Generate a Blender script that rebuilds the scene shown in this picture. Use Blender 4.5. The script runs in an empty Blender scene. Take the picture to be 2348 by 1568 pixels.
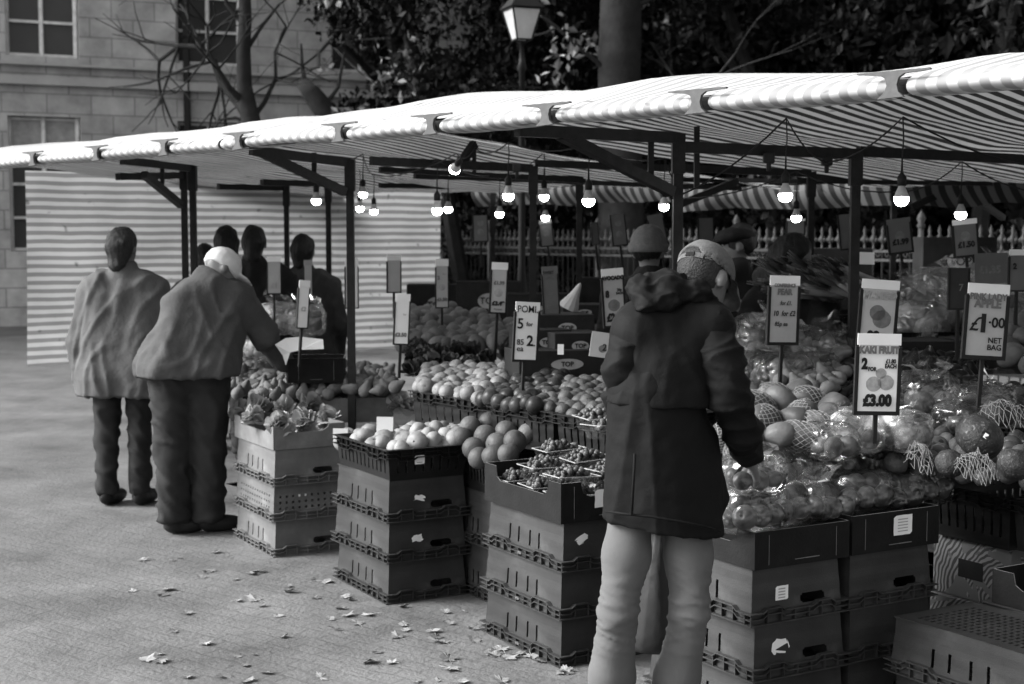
import bpy, bmesh, math, random
import numpy as np
from mathutils import Vector, Matrix, Euler, noise
R = math.radians
random.seed(7)
S = bpy.context.scene
# ------------------------------------------------------------------ camera, world, sun, exposure
TILT = R(4.19); CAMH = 1.65; FP = 3260.0
cd = bpy.data.cameras.new('camera'); cam = bpy.data.objects.new('camera', cd); S.collection.objects.link(cam)
cam.location = (0, 0, CAMH); cam.rotation_euler = (R(90) - TILT, 0, 0)
cd.lens = 50; cd.sensor_width = 36; cd.clip_end = 500; cd.clip_start = 0.05
cd.dof.use_dof = True; cd.dof.focus_distance = 4.9; cd.dof.aperture_fstop = 4.5
S.camera = cam
SUN_EL, SUN_AZ = 33, 266          # soft light comes from the left of the camera
w = bpy.data.worlds.new("World"); S.world = w; w.use_nodes = True
nt = w.node_tree; nt.nodes.clear()
sky = nt.nodes.new('ShaderNodeTexSky'); sky.sky_type = 'NISHITA'; sky.sun_disc = False
sky.sun_elevation = R(SUN_EL); sky.sun_rotation = R(SUN_AZ); sky.air_density = 1.5; sky.dust_density = 5
bw = nt.nodes.new('ShaderNodeRGBToBW'); bg = nt.nodes.new('ShaderNodeBackground'); wo = nt.nodes.new('ShaderNodeOutputWorld')
bg.inputs['Strength'].default_value = 0.085
nt.links.new(sky.outputs[0], bw.inputs[0]); nt.links.new(bw.outputs[0], bg.inputs['Color']); nt.links.new(bg.outputs[0], wo.inputs[0])
sl = bpy.data.lights.new('sun', 'SUN'); sun = bpy.data.objects.new('sun', sl); S.collection.objects.link(sun)
sl.energy = 1.5; sl.angle = R(25); sl.color = (1, 1, 1)
a = R(SUN_AZ); sd = Vector((math.sin(a) * math.cos(R(SUN_EL)), math.cos(a) * math.cos(R(SUN_EL)), math.sin(R(SUN_EL))))
sun.rotation_euler = sd.to_track_quat('Z', 'Y').to_euler()
S.view_settings.view_transform = 'Standard'; S.view_settings.look = 'None'
S.view_settings.exposure = 2.25; S.view_settings.gamma = 1.0
S.render.engine = 'CYCLES'
S.cycles.transparent_max_bounces = 16; S.cycles.max_bounces = 8

# ------------------------------------------------------------------ helpers
col = S.collection
def ray(x, y):
    dx = (x - 1173.5) / FP; dy = (784 - y) / FP
    return Vector((dx, math.cos(TILT) + dy * math.sin(TILT), -math.sin(TILT) + dy * math.cos(TILT)))
def at(x, y, Y):            # the point seen at this spot of the photo, Y metres ahead
    r = ray(x, y); return Vector((0, 0, CAMH)) + r * (Y / r.y)
def atz(x, y, z):           # the same, at a known height
    r = ray(x, y); return Vector((0, 0, CAMH)) + r * ((z - CAMH) / r.z)
def tag(o, label=None, cat=None, group=None, kind=None):
    if label: o['label'] = label
    if cat: o['category'] = cat
    if group: o['group'] = group
    if kind: o['kind'] = kind
    return o
def thing(name, label, cat, loc=(0, 0, 0), rot=0, group=None):
    o = bpy.data.objects.new(name, None); col.objects.link(o); o.empty_display_size = .05
    o.location = loc; o.rotation_euler = rot if isinstance(rot, (tuple, Euler)) else (0, 0, rot)
    return tag(o, label, cat, group)
def link(name, me, m=None, parent=None, loc=(0, 0, 0), rot=(0, 0, 0)):
    o = bpy.data.objects.new(name, me); col.objects.link(o)
    if m is not None and not me.materials: me.materials.append(m)
    o.location = loc; o.rotation_euler = rot
    if parent is not None: o.parent = parent
    return o
def smooth(me):
    me.polygons.foreach_set('use_smooth', [True] * len(me.polygons)); me.update(); return me
class MB:
    def __init__(s): s.v = []; s.f = []
    def add(s, vs, fs):
        n = len(s.v); s.v += [tuple(v) for v in vs]; s.f += [tuple(n + i for i in f) for f in fs]; return s
    def box(s, c, d, M=None):
        hx, hy, hz = d[0] / 2, d[1] / 2, d[2] / 2
        vs = [Vector((x, y, z)) for x in (-hx, hx) for y in (-hy, hy) for z in (-hz, hz)]
        if M is not None: vs = [M @ v for v in vs]
        vs = [v + Vector(c) for v in vs]
        return s.add(vs, [(0, 1, 3, 2), (4, 6, 7, 5), (0, 4, 5, 1), (2, 3, 7, 6), (0, 2, 6, 4), (1, 5, 7, 3)])
    def bar(s, p, q, wd, ht=None, up=(0, 0, 1)):       # rectangular bar p->q
        ht = ht or wd; p = Vector(p); q = Vector(q); d = (q - p).normalized(); u = Vector(up)
        if abs(d.dot(u)) > .95: u = Vector((0, 1, 0))
        r = d.cross(u).normalized(); u = r.cross(d).normalized()
        vs = [e + r * (a * wd / 2) + u * (b * ht / 2) for e in (p, q) for a, b in ((-1, -1), (1, -1), (1, 1), (-1, 1))]
        return s.add(vs, [(3, 2, 1, 0), (4, 5, 6, 7), (0, 1, 5, 4), (1, 2, 6, 5), (2, 3, 7, 6), (3, 0, 4, 7)])
    def tube(s, pts, r, n=8, cap=True):
        pts = [Vector(p) for p in pts]; rs = r if isinstance(r, (list, tuple)) else [r] * len(pts); rings = []; pu = None
        for i, p in enumerate(pts):
            d = (pts[min(i + 1, len(pts) - 1)] - pts[max(i - 1, 0)]).normalized()
            u = pu or (Vector((0, 0, 1)) if abs(d.z) < .9 else Vector((1, 0, 0)))
            u = (u - d * u.dot(d)).normalized(); pu = u; r2 = d.cross(u)
            rings.append([p + (u * math.cos(2 * math.pi * k / n) + r2 * math.sin(2 * math.pi * k / n)) * rs[i] for k in range(n)])
        vs = [v for g in rings for v in g]; fs = []
        for i in range(len(pts) - 1):
            for k in range(n):
                fs.append((i * n + k, i * n + (k + 1) % n, (i + 1) * n + (k + 1) % n, (i + 1) * n + k))
        if cap: fs += [tuple(range(n - 1, -1, -1)), tuple((len(pts) - 1) * n + k for k in range(n))]
        return s.add(vs, fs)
    def lathe(s, prof, n=20, c=(0, 0, 0)):
        vs = []; fs = []; m = len(prof)
        for r, z in prof:
            for k in range(n):
                t = 2 * math.pi * k / n; vs.append((c[0] + r * math.cos(t), c[1] + r * math.sin(t), c[2] + z))
        for i in range(m - 1):
            for k in range(n): fs.append((i * n + k, i * n + (k + 1) % n, (i + 1) * n + (k + 1) % n, (i + 1) * n + k))
        return s.add(vs, fs)
    def mesh(s, name, sm=False):
        me = bpy.data.meshes.new(name); me.from_pydata(s.v, [], s.f); me.update()
        if sm: smooth(me)
        return me
    def build(s, name, m=None, parent=None, sm=False, loc=(0, 0, 0), rot=(0, 0, 0)):
        return link(name, s.mesh(name, sm), m, parent, loc, rot)
def bevel(o, wd=.004, seg=2):
    b = o.modifiers.new('bevel', 'BEVEL'); b.width = wd; b.segments = seg; b.limit_method = 'ANGLE'; return o

# ---- materials (the photograph is black and white film: every surface is a grey)
def mat(name, g, rough=.6, var=.25, scale=8, bump=0, bscale=60, spec=.18, metal=0, rnd=0, island=False, emit=None, trans=0, spots=0, sscale=20, sheen=0):
    m = bpy.data.materials.new(name); m.use_nodes = True; t = m.node_tree; b = t.nodes['Principled BSDF']; L = t.links.new
    b.inputs['Roughness'].default_value = rough; b.inputs['Specular IOR Level'].default_value = spec; b.inputs['Metallic'].default_value = metal
    tc = t.nodes.new('ShaderNodeTexCoord')
    n = t.nodes.new('ShaderNodeTexNoise'); n.inputs['Scale'].default_value = scale; n.inputs['Detail'].default_value = 6; n.inputs['Roughness'].default_value = .65
    L(tc.outputs['Object'], n.inputs['Vector'])
    r = t.nodes.new('ShaderNodeMapRange'); r.inputs['From Min'].default_value = .3; r.inputs['From Max'].default_value = .7
    r.inputs['To Min'].default_value = g * (1 - var); r.inputs['To Max'].default_value = g * (1 + var); L(n.outputs['Fac'], r.inputs['Value'])
    out = r.outputs[0]
    if rnd or island:
        q = t.nodes.new('ShaderNodeMapRange'); q.inputs['To Min'].default_value = 1 - rnd; q.inputs['To Max'].default_value = 1 + rnd
        if island: gi = t.nodes.new('ShaderNodeNewGeometry'); L(gi.outputs['Random Per Island'], q.inputs['Value'])
        else: oi = t.nodes.new('ShaderNodeObjectInfo'); L(oi.outputs['Random'], q.inputs['Value'])
        mu = t.nodes.new('ShaderNodeMath'); mu.operation = 'MULTIPLY'; L(out, mu.inputs[0]); L(q.outputs[0], mu.inputs[1]); out = mu.outputs[0]
    if spots:
        v = t.nodes.new('ShaderNodeTexNoise'); v.inputs['Scale'].default_value = sscale; v.inputs['Detail'].default_value = 3; L(tc.outputs['Object'], v.inputs['Vector'])
        cr = t.nodes.new('ShaderNodeMapRange'); cr.inputs['From Min'].default_value = .62; cr.inputs['From Max'].default_value = .7
        cr.inputs['To Min'].default_value = 1; cr.inputs['To Max'].default_value = 1 + spots; L(v.outputs['Fac'], cr.inputs['Value'])
        mu = t.nodes.new('ShaderNodeMath'); mu.operation = 'MULTIPLY'; L(out, mu.inputs[0]); L(cr.outputs[0], mu.inputs[1]); out = mu.outputs[0]
    cc = t.nodes.new('ShaderNodeCombineColor')
    for i in range(3): L(out, cc.inputs[i])
    L(cc.outputs[0], b.inputs['Base Color'])
    if bump:
        n2 = t.nodes.new('ShaderNodeTexNoise'); n2.inputs['Scale'].default_value = bscale; n2.inputs['Detail'].default_value = 4; L(tc.outputs['Object'], n2.inputs['Vector'])
        bp = t.nodes.new('ShaderNodeBump'); bp.inputs['Strength'].default_value = bump; bp.inputs['Distance'].default_value = .01
        L(n2.outputs['Fac'], bp.inputs['Height']); L(bp.outputs[0], b.inputs['Normal'])
    if sheen: b.inputs['Sheen Weight'].default_value = sheen
    if emit: b.inputs['Emission Color'].default_value = (1, 1, 1, 1); b.inputs['Emission Strength'].default_value = emit
    if trans:
        tr = t.nodes.new('ShaderNodeBsdfTranslucent'); L(cc.outputs[0], tr.inputs['Color']); mx = t.nodes.new('ShaderNodeMixShader'); mx.inputs[0].default_value = trans
        L(b.outputs[0], mx.inputs[1]); L(tr.outputs[0], mx.inputs[2]); L(mx.outputs[0], t.nodes['Material Output'].inputs[0])
    return m
def stripe_mat(name, g1, g2, period, axis=0, trans=.5, duty=.5, spots=True):     # woven tarpaulin, stripes laid along a UV axis in metres
    m = bpy.data.materials.new(name); m.use_nodes = True; t = m.node_tree; b = t.nodes['Principled BSDF']; L = t.links.new
    b.inputs['Roughness'].default_value = .8; b.inputs['Specular IOR Level'].default_value = .1
    uv = t.nodes.new('ShaderNodeUVMap'); sp = t.nodes.new('ShaderNodeSeparateXYZ'); L(uv.outputs[0], sp.inputs[0])
    nz = t.nodes.new('ShaderNodeTexNoise'); nz.inputs['Scale'].default_value = 3; L(uv.outputs[0], nz.inputs['Vector'])
    def M(op, a, b_=None):
        x = t.nodes.new('ShaderNodeMath'); x.operation = op
        for i, q in enumerate((a, b_)):
            if q is None: continue
            if isinstance(q, (int, float)): x.inputs[i].default_value = q
            else: L(q, x.inputs[i])
        return x.outputs[0]
    c = M('ADD', sp.outputs[axis], M('MULTIPLY', nz.outputs['Fac'], .02))
    fr = M('FRACT', M('DIVIDE', c, period))
    tri = M('ABSOLUTE', M('SUBTRACT', fr, .5))
    r = t.nodes.new('ShaderNodeMapRange'); r.inputs['From Min'].default_value = duty / 2 - .03; r.inputs['From Max'].default_value = duty / 2 + .03
    r.inputs['To Min'].default_value = g1; r.inputs['To Max'].default_value = g2; L(tri, r.inputs['Value'])
    n = t.nodes.new('ShaderNodeTexNoise'); n.inputs['Scale'].default_value = 2.2; n.inputs['Detail'].default_value = 8; L(uv.outputs[0], n.inputs['Vector'])
    r2 = t.nodes.new('ShaderNodeMapRange'); r2.inputs['From Min'].default_value = .3; r2.inputs['From Max'].default_value = .7
    r2.inputs['To Min'].default_value = .8; r2.inputs['To Max'].default_value = 1.08; L(n.outputs['Fac'], r2.inputs['Value'])
    n3 = t.nodes.new('ShaderNodeTexNoise'); n3.inputs['Scale'].default_value = 9; n3.inputs['Detail'].default_value = 2; L(uv.outputs[0], n3.inputs['Vector'])
    r3 = t.nodes.new('ShaderNodeMapRange'); r3.inputs['From Min'].default_value = .67; r3.inputs['From Max'].default_value = .74
    r3.inputs['To Min'].default_value = 1; r3.inputs['To Max'].default_value = .45; L(n3.outputs['Fac'], r3.inputs['Value'])
    v = M('MULTIPLY', M('MULTIPLY', r.outputs[0], r2.outputs[0]), r3.outputs[0])
    cc = t.nodes.new('ShaderNodeCombineColor')
    for i in range(3): L(v, cc.inputs[i])
    L(cc.outputs[0], b.inputs['Base Color'])
    tr = t.nodes.new('ShaderNodeBsdfTranslucent'); L(cc.outputs[0], tr.inputs['Color']); mx = t.nodes.new('ShaderNodeMixShader'); mx.inputs[0].default_value = trans
    L(b.outputs[0], mx.inputs[1]); L(tr.outputs[0], mx.inputs[2]); L(mx.outputs[0], t.nodes['Material Output'].inputs[0])
    return m
def film_mat(name, milk=.12, g=.7, rough=.13):       # thin clear crinkled plastic
    m = bpy.data.materials.new(name); m.use_nodes = True; t = m.node_tree; L = t.links.new; t.nodes.remove(t.nodes['Principled BSDF'])
    tc = t.nodes.new('ShaderNodeTexCoord'); n = t.nodes.new('ShaderNodeTexNoise'); n.inputs['Scale'].default_value = 7; n.inputs['Detail'].default_value = 1; n.inputs['Distortion'].default_value = 1.5
    L(tc.outputs['Object'], n.inputs['Vector']); bp = t.nodes.new('ShaderNodeBump'); bp.inputs['Strength'].default_value = .2; bp.inputs['Distance'].default_value = .03; L(n.outputs['Fac'], bp.inputs['Height'])
    tr = t.nodes.new('ShaderNodeBsdfTransparent'); tr.inputs[0].default_value = (.96, .96, .96, 1)
    gl = t.nodes.new('ShaderNodeBsdfGlossy'); gl.inputs['Roughness'].default_value = rough; L(bp.outputs[0], gl.inputs['Normal'])
    df = t.nodes.new('ShaderNodeBsdfDiffuse'); df.inputs[0].default_value = (g, g, g, 1)
    lw = t.nodes.new('ShaderNodeLayerWeight'); lw.inputs['Blend'].default_value = .22; L(bp.outputs[0], lw.inputs['Normal'])
    r = t.nodes.new('ShaderNodeMapRange'); r.inputs['To Min'].default_value = .045; r.inputs['To Max'].default_value = .7; L(lw.outputs['Fresnel'], r.inputs['Value'])
    m1 = t.nodes.new('ShaderNodeMixShader'); L(r.outputs[0], m1.inputs[0]); L(tr.outputs[0], m1.inputs[1]); L(gl.outputs[0], m1.inputs[2])
    n2 = t.nodes.new('ShaderNodeTexNoise'); n2.inputs['Scale'].default_value = 9; n2.inputs['Detail'].default_value = 4; L(tc.outputs['Object'], n2.inputs['Vector'])
    r2 = t.nodes.new('ShaderNodeMapRange'); r2.inputs['From Min'].default_value = .45; r2.inputs['From Max'].default_value = .75; r2.inputs['To Min'].default_value = milk * .25; r2.inputs['To Max'].default_value = milk * 3; L(n2.outputs['Fac'], r2.inputs['Value'])
    m2 = t.nodes.new('ShaderNodeMixShader'); L(r2.outputs[0], m2.inputs[0]); L(m1.outputs[0], m2.inputs[1]); L(df.outputs[0], m2.inputs[2])
    L(m2.outputs[0], t.nodes['Material Output'].inputs[0]); return m

K = dict(
 crate=mat('crate_plastic', .03, .5, .3, 5, .12, 200, spots=.35, sscale=9, rnd=.12),
 crate_l=mat('pale_crate_plastic', .1, .5, .25, 5, .08, 200, spots=.3, sscale=9, rnd=.1),
 black=mat('black_crate_plastic', .008, .45, .3, 8, .05, 200),
 card=mat('black_card', .006, .75, .4, 14, .15, 90), cardedge=mat('card_edge', .14, .8),
 cardg=mat('grey_card', .13, .8, .25, 10, .1, 90),
 steel=mat('dark_painted_steel', .012, .55, .4, 20, .1, 120),
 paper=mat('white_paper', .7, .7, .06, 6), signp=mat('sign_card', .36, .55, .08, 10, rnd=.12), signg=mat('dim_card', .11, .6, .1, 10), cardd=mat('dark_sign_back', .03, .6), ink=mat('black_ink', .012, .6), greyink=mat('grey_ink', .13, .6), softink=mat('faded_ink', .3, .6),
 orange=mat('citrus_peel', .06, .45, .35, 6, .35, 170, rnd=.35), pale=mat('pale_peel', .17, .5, .3, 6, .15, 90, rnd=.15), darkf=mat('dark_peel', .025, .38, .3, 10, .15, 120, rnd=.4),
 mid=mat('ripe_apple_peel', .045, .3, .35, 12, .05, 80, rnd=.35), aub=mat('black_green_peel', .01, .3, .3, 12, .2, 100, rnd=.4),
 grape=mat('grape_skin', .06, .3, .3, 30, island=True, rnd=.7), potato=mat('potato_skin', .1, .7, .25, 10, .3, 60, rnd=.25),
 net=mat('white_net', .2, .6, .05), leaf=mat('leafy_green', .04, .6, .3, 12, .2, 50, island=True, rnd=.3), leafp=mat('pale_leafy_green', .3, .6, .2, 12, .2, 50, island=True, rnd=.2, trans=.2),
 film=film_mat('clear_film', .015), milk=film_mat('milky_film', .22, .6), carrier=mat('thin_carrier_plastic', .055, .35, .15, 8, .5, 25, trans=.5),
 skin=mat('skin', .115, .5, .1, 20, .1, 150), hair=mat('dark_hair', .01, .5, .4, 50, .6, 150), hairg=mat('grey_hair', .022, .6, .4, 50, .6, 150),
 parka=mat('dark_waxed_cotton', .0046, .75, .2, 5, .22, 40, spec=.12), denim=mat('pale_denim', .088, .95, .14, 5, .1, 220), capm=mat('grey_wool_tweed', .085, .95, .18, 60, .4, 250),
 coatd=mat('dark_wool', .008, .85, .3, 10, .3, 80), coatm=mat('grey_wool', .03, .85, .2, 10, .3, 80), coatl=mat('light_coat_cloth', .08, .85, .12, 10, .3, 60), trous=mat('dark_trouser_cloth', .02, .85), shoe=mat('black_leather', .015, .4),
 bark=mat('bark', .014, .9, .45, 5, .8, 14), barkd=mat('wet_bark', .012, .9, .45, 5, .8, 14),
 leafd=mat('evergreen_leaf', .0032, .6, .3, 2, spec=.15, island=True, rnd=.7), leafb=mat('bright_autumn_leaf', .2, .6, .2, 2, island=True, rnd=.6),
 fallen=mat('dead_leaf', .17, .7, .25, 30, .2, 80, rnd=.4), stone=mat('pale_limestone', .4, .85, .3, 2, .15, 20), stoned=mat('stone_course', .36, .85, .12, 2), glass=mat('window_glass', .05, .1, .1, 2), frame=mat('white_window_paint', .6, .5),
 iron=mat('cast_iron', .006, .6), ironl=mat('weathered_iron_paint', .032, .6, .4, 20), lampg=mat('frosted_lantern_glass', .5, .25, .15, 4, trans=.4),
 bulb=mat('lit_bulb', .9, .4, 0, emit=12), bulbw=mat('bulb_plastic', .35, .4), rubber=mat('black_rubber', .012, .6),
 wood=mat('bench_wood', .02, .8, .3, 6, .2, 40),
)
# ---- smooth solids from signed distances (surface nets)
def cone(a, b, r0, r1): return ('c', np.array(a, float), np.array(b, float), r0, r1)
def ell(c, r, rot=None): return ('e', np.array(c, float), np.array(r, float), np.array(rot.to_matrix()) if rot is not None else None)
def _d(p, P):
    if p[0] == 'c':
        a, b, r0, r1 = p[1:]; ba = b - a; q = P - a; h = np.clip(q @ ba / max(ba @ ba, 1e-9), 0, 1)
        return np.linalg.norm(q - h[:, None] * ba, axis=1) - (r0 + (r1 - r0) * h)
    c, r, m = p[1:]; q = P - c
    if m is not None: q = q @ m
    k0 = np.linalg.norm(q / r, axis=1); k1 = np.linalg.norm(q / (r * r), axis=1) + 1e-9
    return k0 * (k0 - 1) / k1
def sdf_mesh(name, prims, vox=.012, k=.03, cut=(), planes=(), mod=None):
    lo = np.array([1e9] * 3); hi = -lo
    for p in prims:
        if p[0] == 'c':
            for q, r in ((p[1], p[3]), (p[2], p[4])): lo = np.minimum(lo, q - r); hi = np.maximum(hi, q + r)
        else: m = p[2].max(); lo = np.minimum(lo, p[1] - m); hi = np.maximum(hi, p[1] + m)
    lo -= k + 2.5 * vox; hi += k + 2.5 * vox
    n = np.ceil((hi - lo) / vox).astype(int) + 1
    ax = [lo[i] + vox * np.arange(n[i]) for i in range(3)]
    P = np.stack(np.meshgrid(*ax, indexing='ij'), -1).reshape(-1, 3)
    D = None
    for p in prims:
        d = _d(p, P)
        if D is None: D = d
        else:
            h = np.clip(.5 + .5 * (d - D) / k, 0, 1); D = d + (D - d) * h - k * h * (1 - h)
    for p in cut: D = np.maximum(D, -_d(p, P))
    for (o, nn) in planes: D = np.maximum(D, (P - np.array(o, float)) @ np.array(nn, float))
    D = D.reshape(n)
    sgn = D < 0
    acc = np.zeros(tuple(n - 1) + (3,)); cnt = np.zeros(tuple(n - 1))
    idx = np.stack(np.meshgrid(*[np.arange(q) for q in n], indexing='ij'), -1).astype(float)
    for axis in range(3):
        s0 = [slice(None)] * 3; s1 = [slice(None)] * 3; s0[axis] = slice(0, -1); s1[axis] = slice(1, None)
        d0 = D[tuple(s0)]; d1 = D[tuple(s1)]; cr = sgn[tuple(s0)] != sgn[tuple(s1)]
        t = np.where(cr, d0 / np.where(cr, d0 - d1, 1), 0)
        pt = idx[tuple(s0)].copy(); pt[..., axis] += t
        o = [q for q in range(3) if q != axis]
        for a_ in (0, 1):
            for b_ in (0, 1):
                sl_ = [slice(None)] * 3
                sl_[o[0]] = slice(0, n[o[0]] - 1) if a_ == 0 else slice(1, n[o[0]]); sl_[o[1]] = slice(0, n[o[1]] - 1) if b_ == 0 else slice(1, n[o[1]])
                c = cr[tuple(sl_)]; acc += pt[tuple(sl_)] * c[..., None]; cnt += c
    act = cnt > 0; vid = -np.ones(act.shape, int); vid[act] = np.arange(act.sum())
    V = lo + vox * acc[act] / cnt[act][:, None]
    F = []
    for axis in range(3):
        s0 = [slice(None)] * 3; s1 = [slice(None)] * 3; s0[axis] = slice(0, -1); s1[axis] = slice(1, None)
        cr = sgn[tuple(s0)] != sgn[tuple(s1)]; I = np.argwhere(cr); o = [q for q in range(3) if q != axis]
        I = I[(I[:, o[0]] > 0) & (I[:, o[1]] > 0)]
        if len(I) == 0: continue
        def cell(da, db):
            J = I.copy(); J[:, o[0]] += da; J[:, o[1]] += db; return vid[J[:, 0], J[:, 1], J[:, 2]]
        q = np.stack([cell(-1, -1), cell(0, -1), cell(0, 0), cell(-1, 0)], 1)
        neg = sgn[tuple(s0)][tuple(I.T)]
        fl = neg if axis != 1 else ~neg
        q[~fl] = q[~fl][:, ::-1]; F.append(q)
    F = np.concatenate(F)
    if mod is not None:
        nr = np.zeros_like(V); fn = np.cross(V[F[:, 2]] - V[F[:, 0]], V[F[:, 3]] - V[F[:, 1]])
        for i in range(4): np.add.at(nr, F[:, i], fn)
        nr /= np.linalg.norm(nr, axis=1)[:, None] + 1e-9
        V = V + nr * np.array([mod(Vector(v), Vector(m_)) for v, m_ in zip(V, nr)])[:, None]
    me = bpy.data.meshes.new(name); me.from_pydata(V.tolist(), [], F.tolist()); smooth(me); return me
def shift(me, base):
    me.transform(Matrix.Translation(-Vector(base))); return me
def nz(v, s, seed=0): return noise.noise(Vector(v) * s + Vector((seed, seed * .7, -seed)))
def folds(v, s=7, a=.012, stretch=(1, 1, .35), seed=0):
    p = Vector((v.x * stretch[0], v.y * stretch[1], v.z * stretch[2])) * s + Vector((seed, 0, 0))
    p += Vector((noise.noise(p * .6), noise.noise(p * .6 + Vector((5, 5, 5))), 0)) * .8
    return a * (1 - 2 * abs(noise.noise(p))) ** 3 + a * .4 * noise.noise(p * 2.3) - a * .4
def text_mesh(txt, size, bold=0, shear=0, sx=1):
    cu = bpy.data.curves.new('txt', 'FONT'); cu.body = txt; cu.size = size; cu.offset = bold; cu.shear = shear; cu.extrude = .0003; cu.align_x = 'CENTER'; cu.align_y = 'CENTER'; cu.resolution_u = 3; cu.space_line = .8
    o = bpy.data.objects.new('txt', cu); col.objects.link(o); bpy.context.view_layer.update()
    me = bpy.data.meshes.new_from_object(o.evaluated_get(bpy.context.evaluated_depsgraph_get()))
    bpy.data.objects.remove(o); bpy.data.curves.remove(cu)
    me.transform(Matrix.Rotation(R(90), 4, 'X') @ Matrix.Diagonal((sx, 1, 1, 1))); me.materials.clear(); return me
# ================================================================== SETTING
def ground_mat():
    m = bpy.data.materials.new('stone_setts'); m.use_nodes = True; t = m.node_tree; b = t.nodes['Principled BSDF']; L = t.links.new
    b.inputs['Roughness'].default_value = .62
    tc = t.nodes.new('ShaderNodeTexCoord'); mp = t.nodes.new('ShaderNodeMapping'); mp.inputs['Rotation'].default_value = (0, 0, R(38)); L(tc.outputs['Object'], mp.inputs[0])
    br = t.nodes.new('ShaderNodeTexBrick'); br.inputs['Scale'].default_value = 1; br.inputs['Brick Width'].default_value = .14; br.inputs['Row Height'].default_value = .085; br.inputs['Mortar Size'].default_value = .012; br.inputs['Mortar Smooth'].default_value = .6
    br.inputs['Color1'].default_value = (.098, .098, .098, 1); br.inputs['Color2'].default_value = (.11, .11, .11, 1); br.inputs['Mortar'].default_value = (.088, .088, .088, 1)
    nw = t.nodes.new('ShaderNodeTexNoise'); nw.inputs['Scale'].default_value = 6; L(mp.outputs[0], nw.inputs['Vector'])
    vm = t.nodes.new('ShaderNodeVectorMath'); vm.operation = 'MULTIPLY_ADD'; L(nw.outputs['Color'], vm.inputs[0]); vm.inputs[1].default_value = (.07, .07, 0); L(mp.outputs[0], vm.inputs[2]); L(vm.outputs[0], br.inputs['Vector'])
    n = t.nodes.new('ShaderNodeTexNoise'); n.inputs['Scale'].default_value = 1.3; n.inputs['Detail'].default_value = 9; n.inputs['Roughness'].default_value = .7; L(tc.outputs['Object'], n.inputs['Vector'])
    r = t.nodes.new('ShaderNodeMapRange'); r.inputs['From Min'].default_value = .3; r.inputs['From Max'].default_value = .7; r.inputs['To Min'].default_value = .5; r.inputs['To Max'].default_value = 1.5; L(n.outputs['Fac'], r.inputs['Value'])
    mu = t.nodes.new('ShaderNodeVectorMath'); mu.operation = 'SCALE'; L(br.outputs['Color'], mu.inputs[0]); L(r.outputs[0], mu.inputs['Scale']); L(mu.outputs[0], b.inputs['Base Color'])
    n2 = t.nodes.new('ShaderNodeTexNoise'); n2.inputs['Scale'].default_value = 45; n2.inputs['Detail'].default_value = 4; L(tc.outputs['Object'], n2.inputs['Vector'])
    ad = t.nodes.new('ShaderNodeMath'); ad.operation = 'MULTIPLY_ADD'; L(br.outputs['Fac'], ad.inputs[0]); ad.inputs[1].default_value = -.13; L(n2.outputs['Fac'], ad.inputs[2])
    bp = t.nodes.new('ShaderNodeBump'); bp.inputs['Strength'].default_value = .6; bp.inputs['Distance'].default_value = .01; L(ad.outputs[0], bp.inputs['Height']); L(bp.outputs[0], b.inputs['Normal'])
    return m
g = MB().add([(-150, -60, 0), (150, -60, 0), (150, 200, 0), (-150, 200, 0)], [(0, 1, 2, 3)]).build('ground', ground_mat()); tag(g, kind='structure')

def ashlar():
    m = K['stone']; t = m.node_tree; L = t.links.new; b = t.nodes['Principled BSDF']; tc = t.nodes.new('ShaderNodeTexCoord'); mp = t.nodes.new('ShaderNodeMapping'); mp.inputs['Rotation'].default_value = (0, 0, -math.atan2(.41, .912)); L(tc.outputs['Object'], mp.inputs[0])
    sx = t.nodes.new('ShaderNodeSeparateXYZ'); L(mp.outputs[0], sx.inputs[0]); cx = t.nodes.new('ShaderNodeCombineXYZ'); L(sx.outputs[0], cx.inputs[0]); L(sx.outputs[2], cx.inputs[1])
    br = t.nodes.new('ShaderNodeTexBrick'); br.inputs['Scale'].default_value = 1; br.inputs['Brick Width'].default_value = .8; br.inputs['Row Height'].default_value = .36; br.inputs['Mortar Size'].default_value = .012
    br.inputs['Color1'].default_value = (1, 1, 1, 1); br.inputs['Color2'].default_value = (.8, .8, .8, 1); br.inputs['Mortar'].default_value = (.5, .5, .5, 1); L(cx.outputs[0], br.inputs['Vector'])
    old = b.inputs['Base Color'].links[0].from_socket; mu = t.nodes.new('ShaderNodeMix'); mu.data_type = 'RGBA'; mu.blend_type = 'MULTIPLY'; mu.inputs[0].default_value = 1; L(old, mu.inputs[6]); L(br.outputs['Color'], mu.inputs[7]); L(mu.outputs[2], b.inputs['Base Color'])
ashlar()
# ---- stone building on the left
FD = Vector((.912, .41, 0)); F0 = at(500, 218, 28); F0.z = 0
def fac(s, z, o=0): return F0 + FD * s + Vector((.41, -.912, 0)) * o + Vector((0, 0, z))
bld = thing('stone_building', 'pale stone building with string courses and tall windows beyond the market on the left', 'building', fac(0, 0))
B0 = fac(0, 0)
wm = MB(); zs = [0, 1.4, 3.9, 5.0, 7.6, 8.6, 11.2, 15]; xs = [-24]; bays = []
x = -22.5
while x < 5: bays.append(x); xs += [x, x + 1.3]; x += 3.1
xs.append(6.4)
for i in range(len(xs) - 1):
    for j in range(len(zs) - 1):
        if i % 2 == 1 and j in (1, 3, 5): continue
        a_, b_ = xs[i], xs[i + 1]; c_, d_ = zs[j], zs[j + 1]
        wm.add([fac(a_, c_) - B0, fac(b_, c_) - B0, fac(b_, d_) - B0, fac(a_, d_) - B0], [(0, 1, 2, 3)])
for q in (-24, 6.4): wm.add([fac(q, 0) - B0, fac(q, 15) - B0, fac(q, 15, -9) - B0, fac(q, 0, -9) - B0], [(0, 1, 2, 3)])
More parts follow.
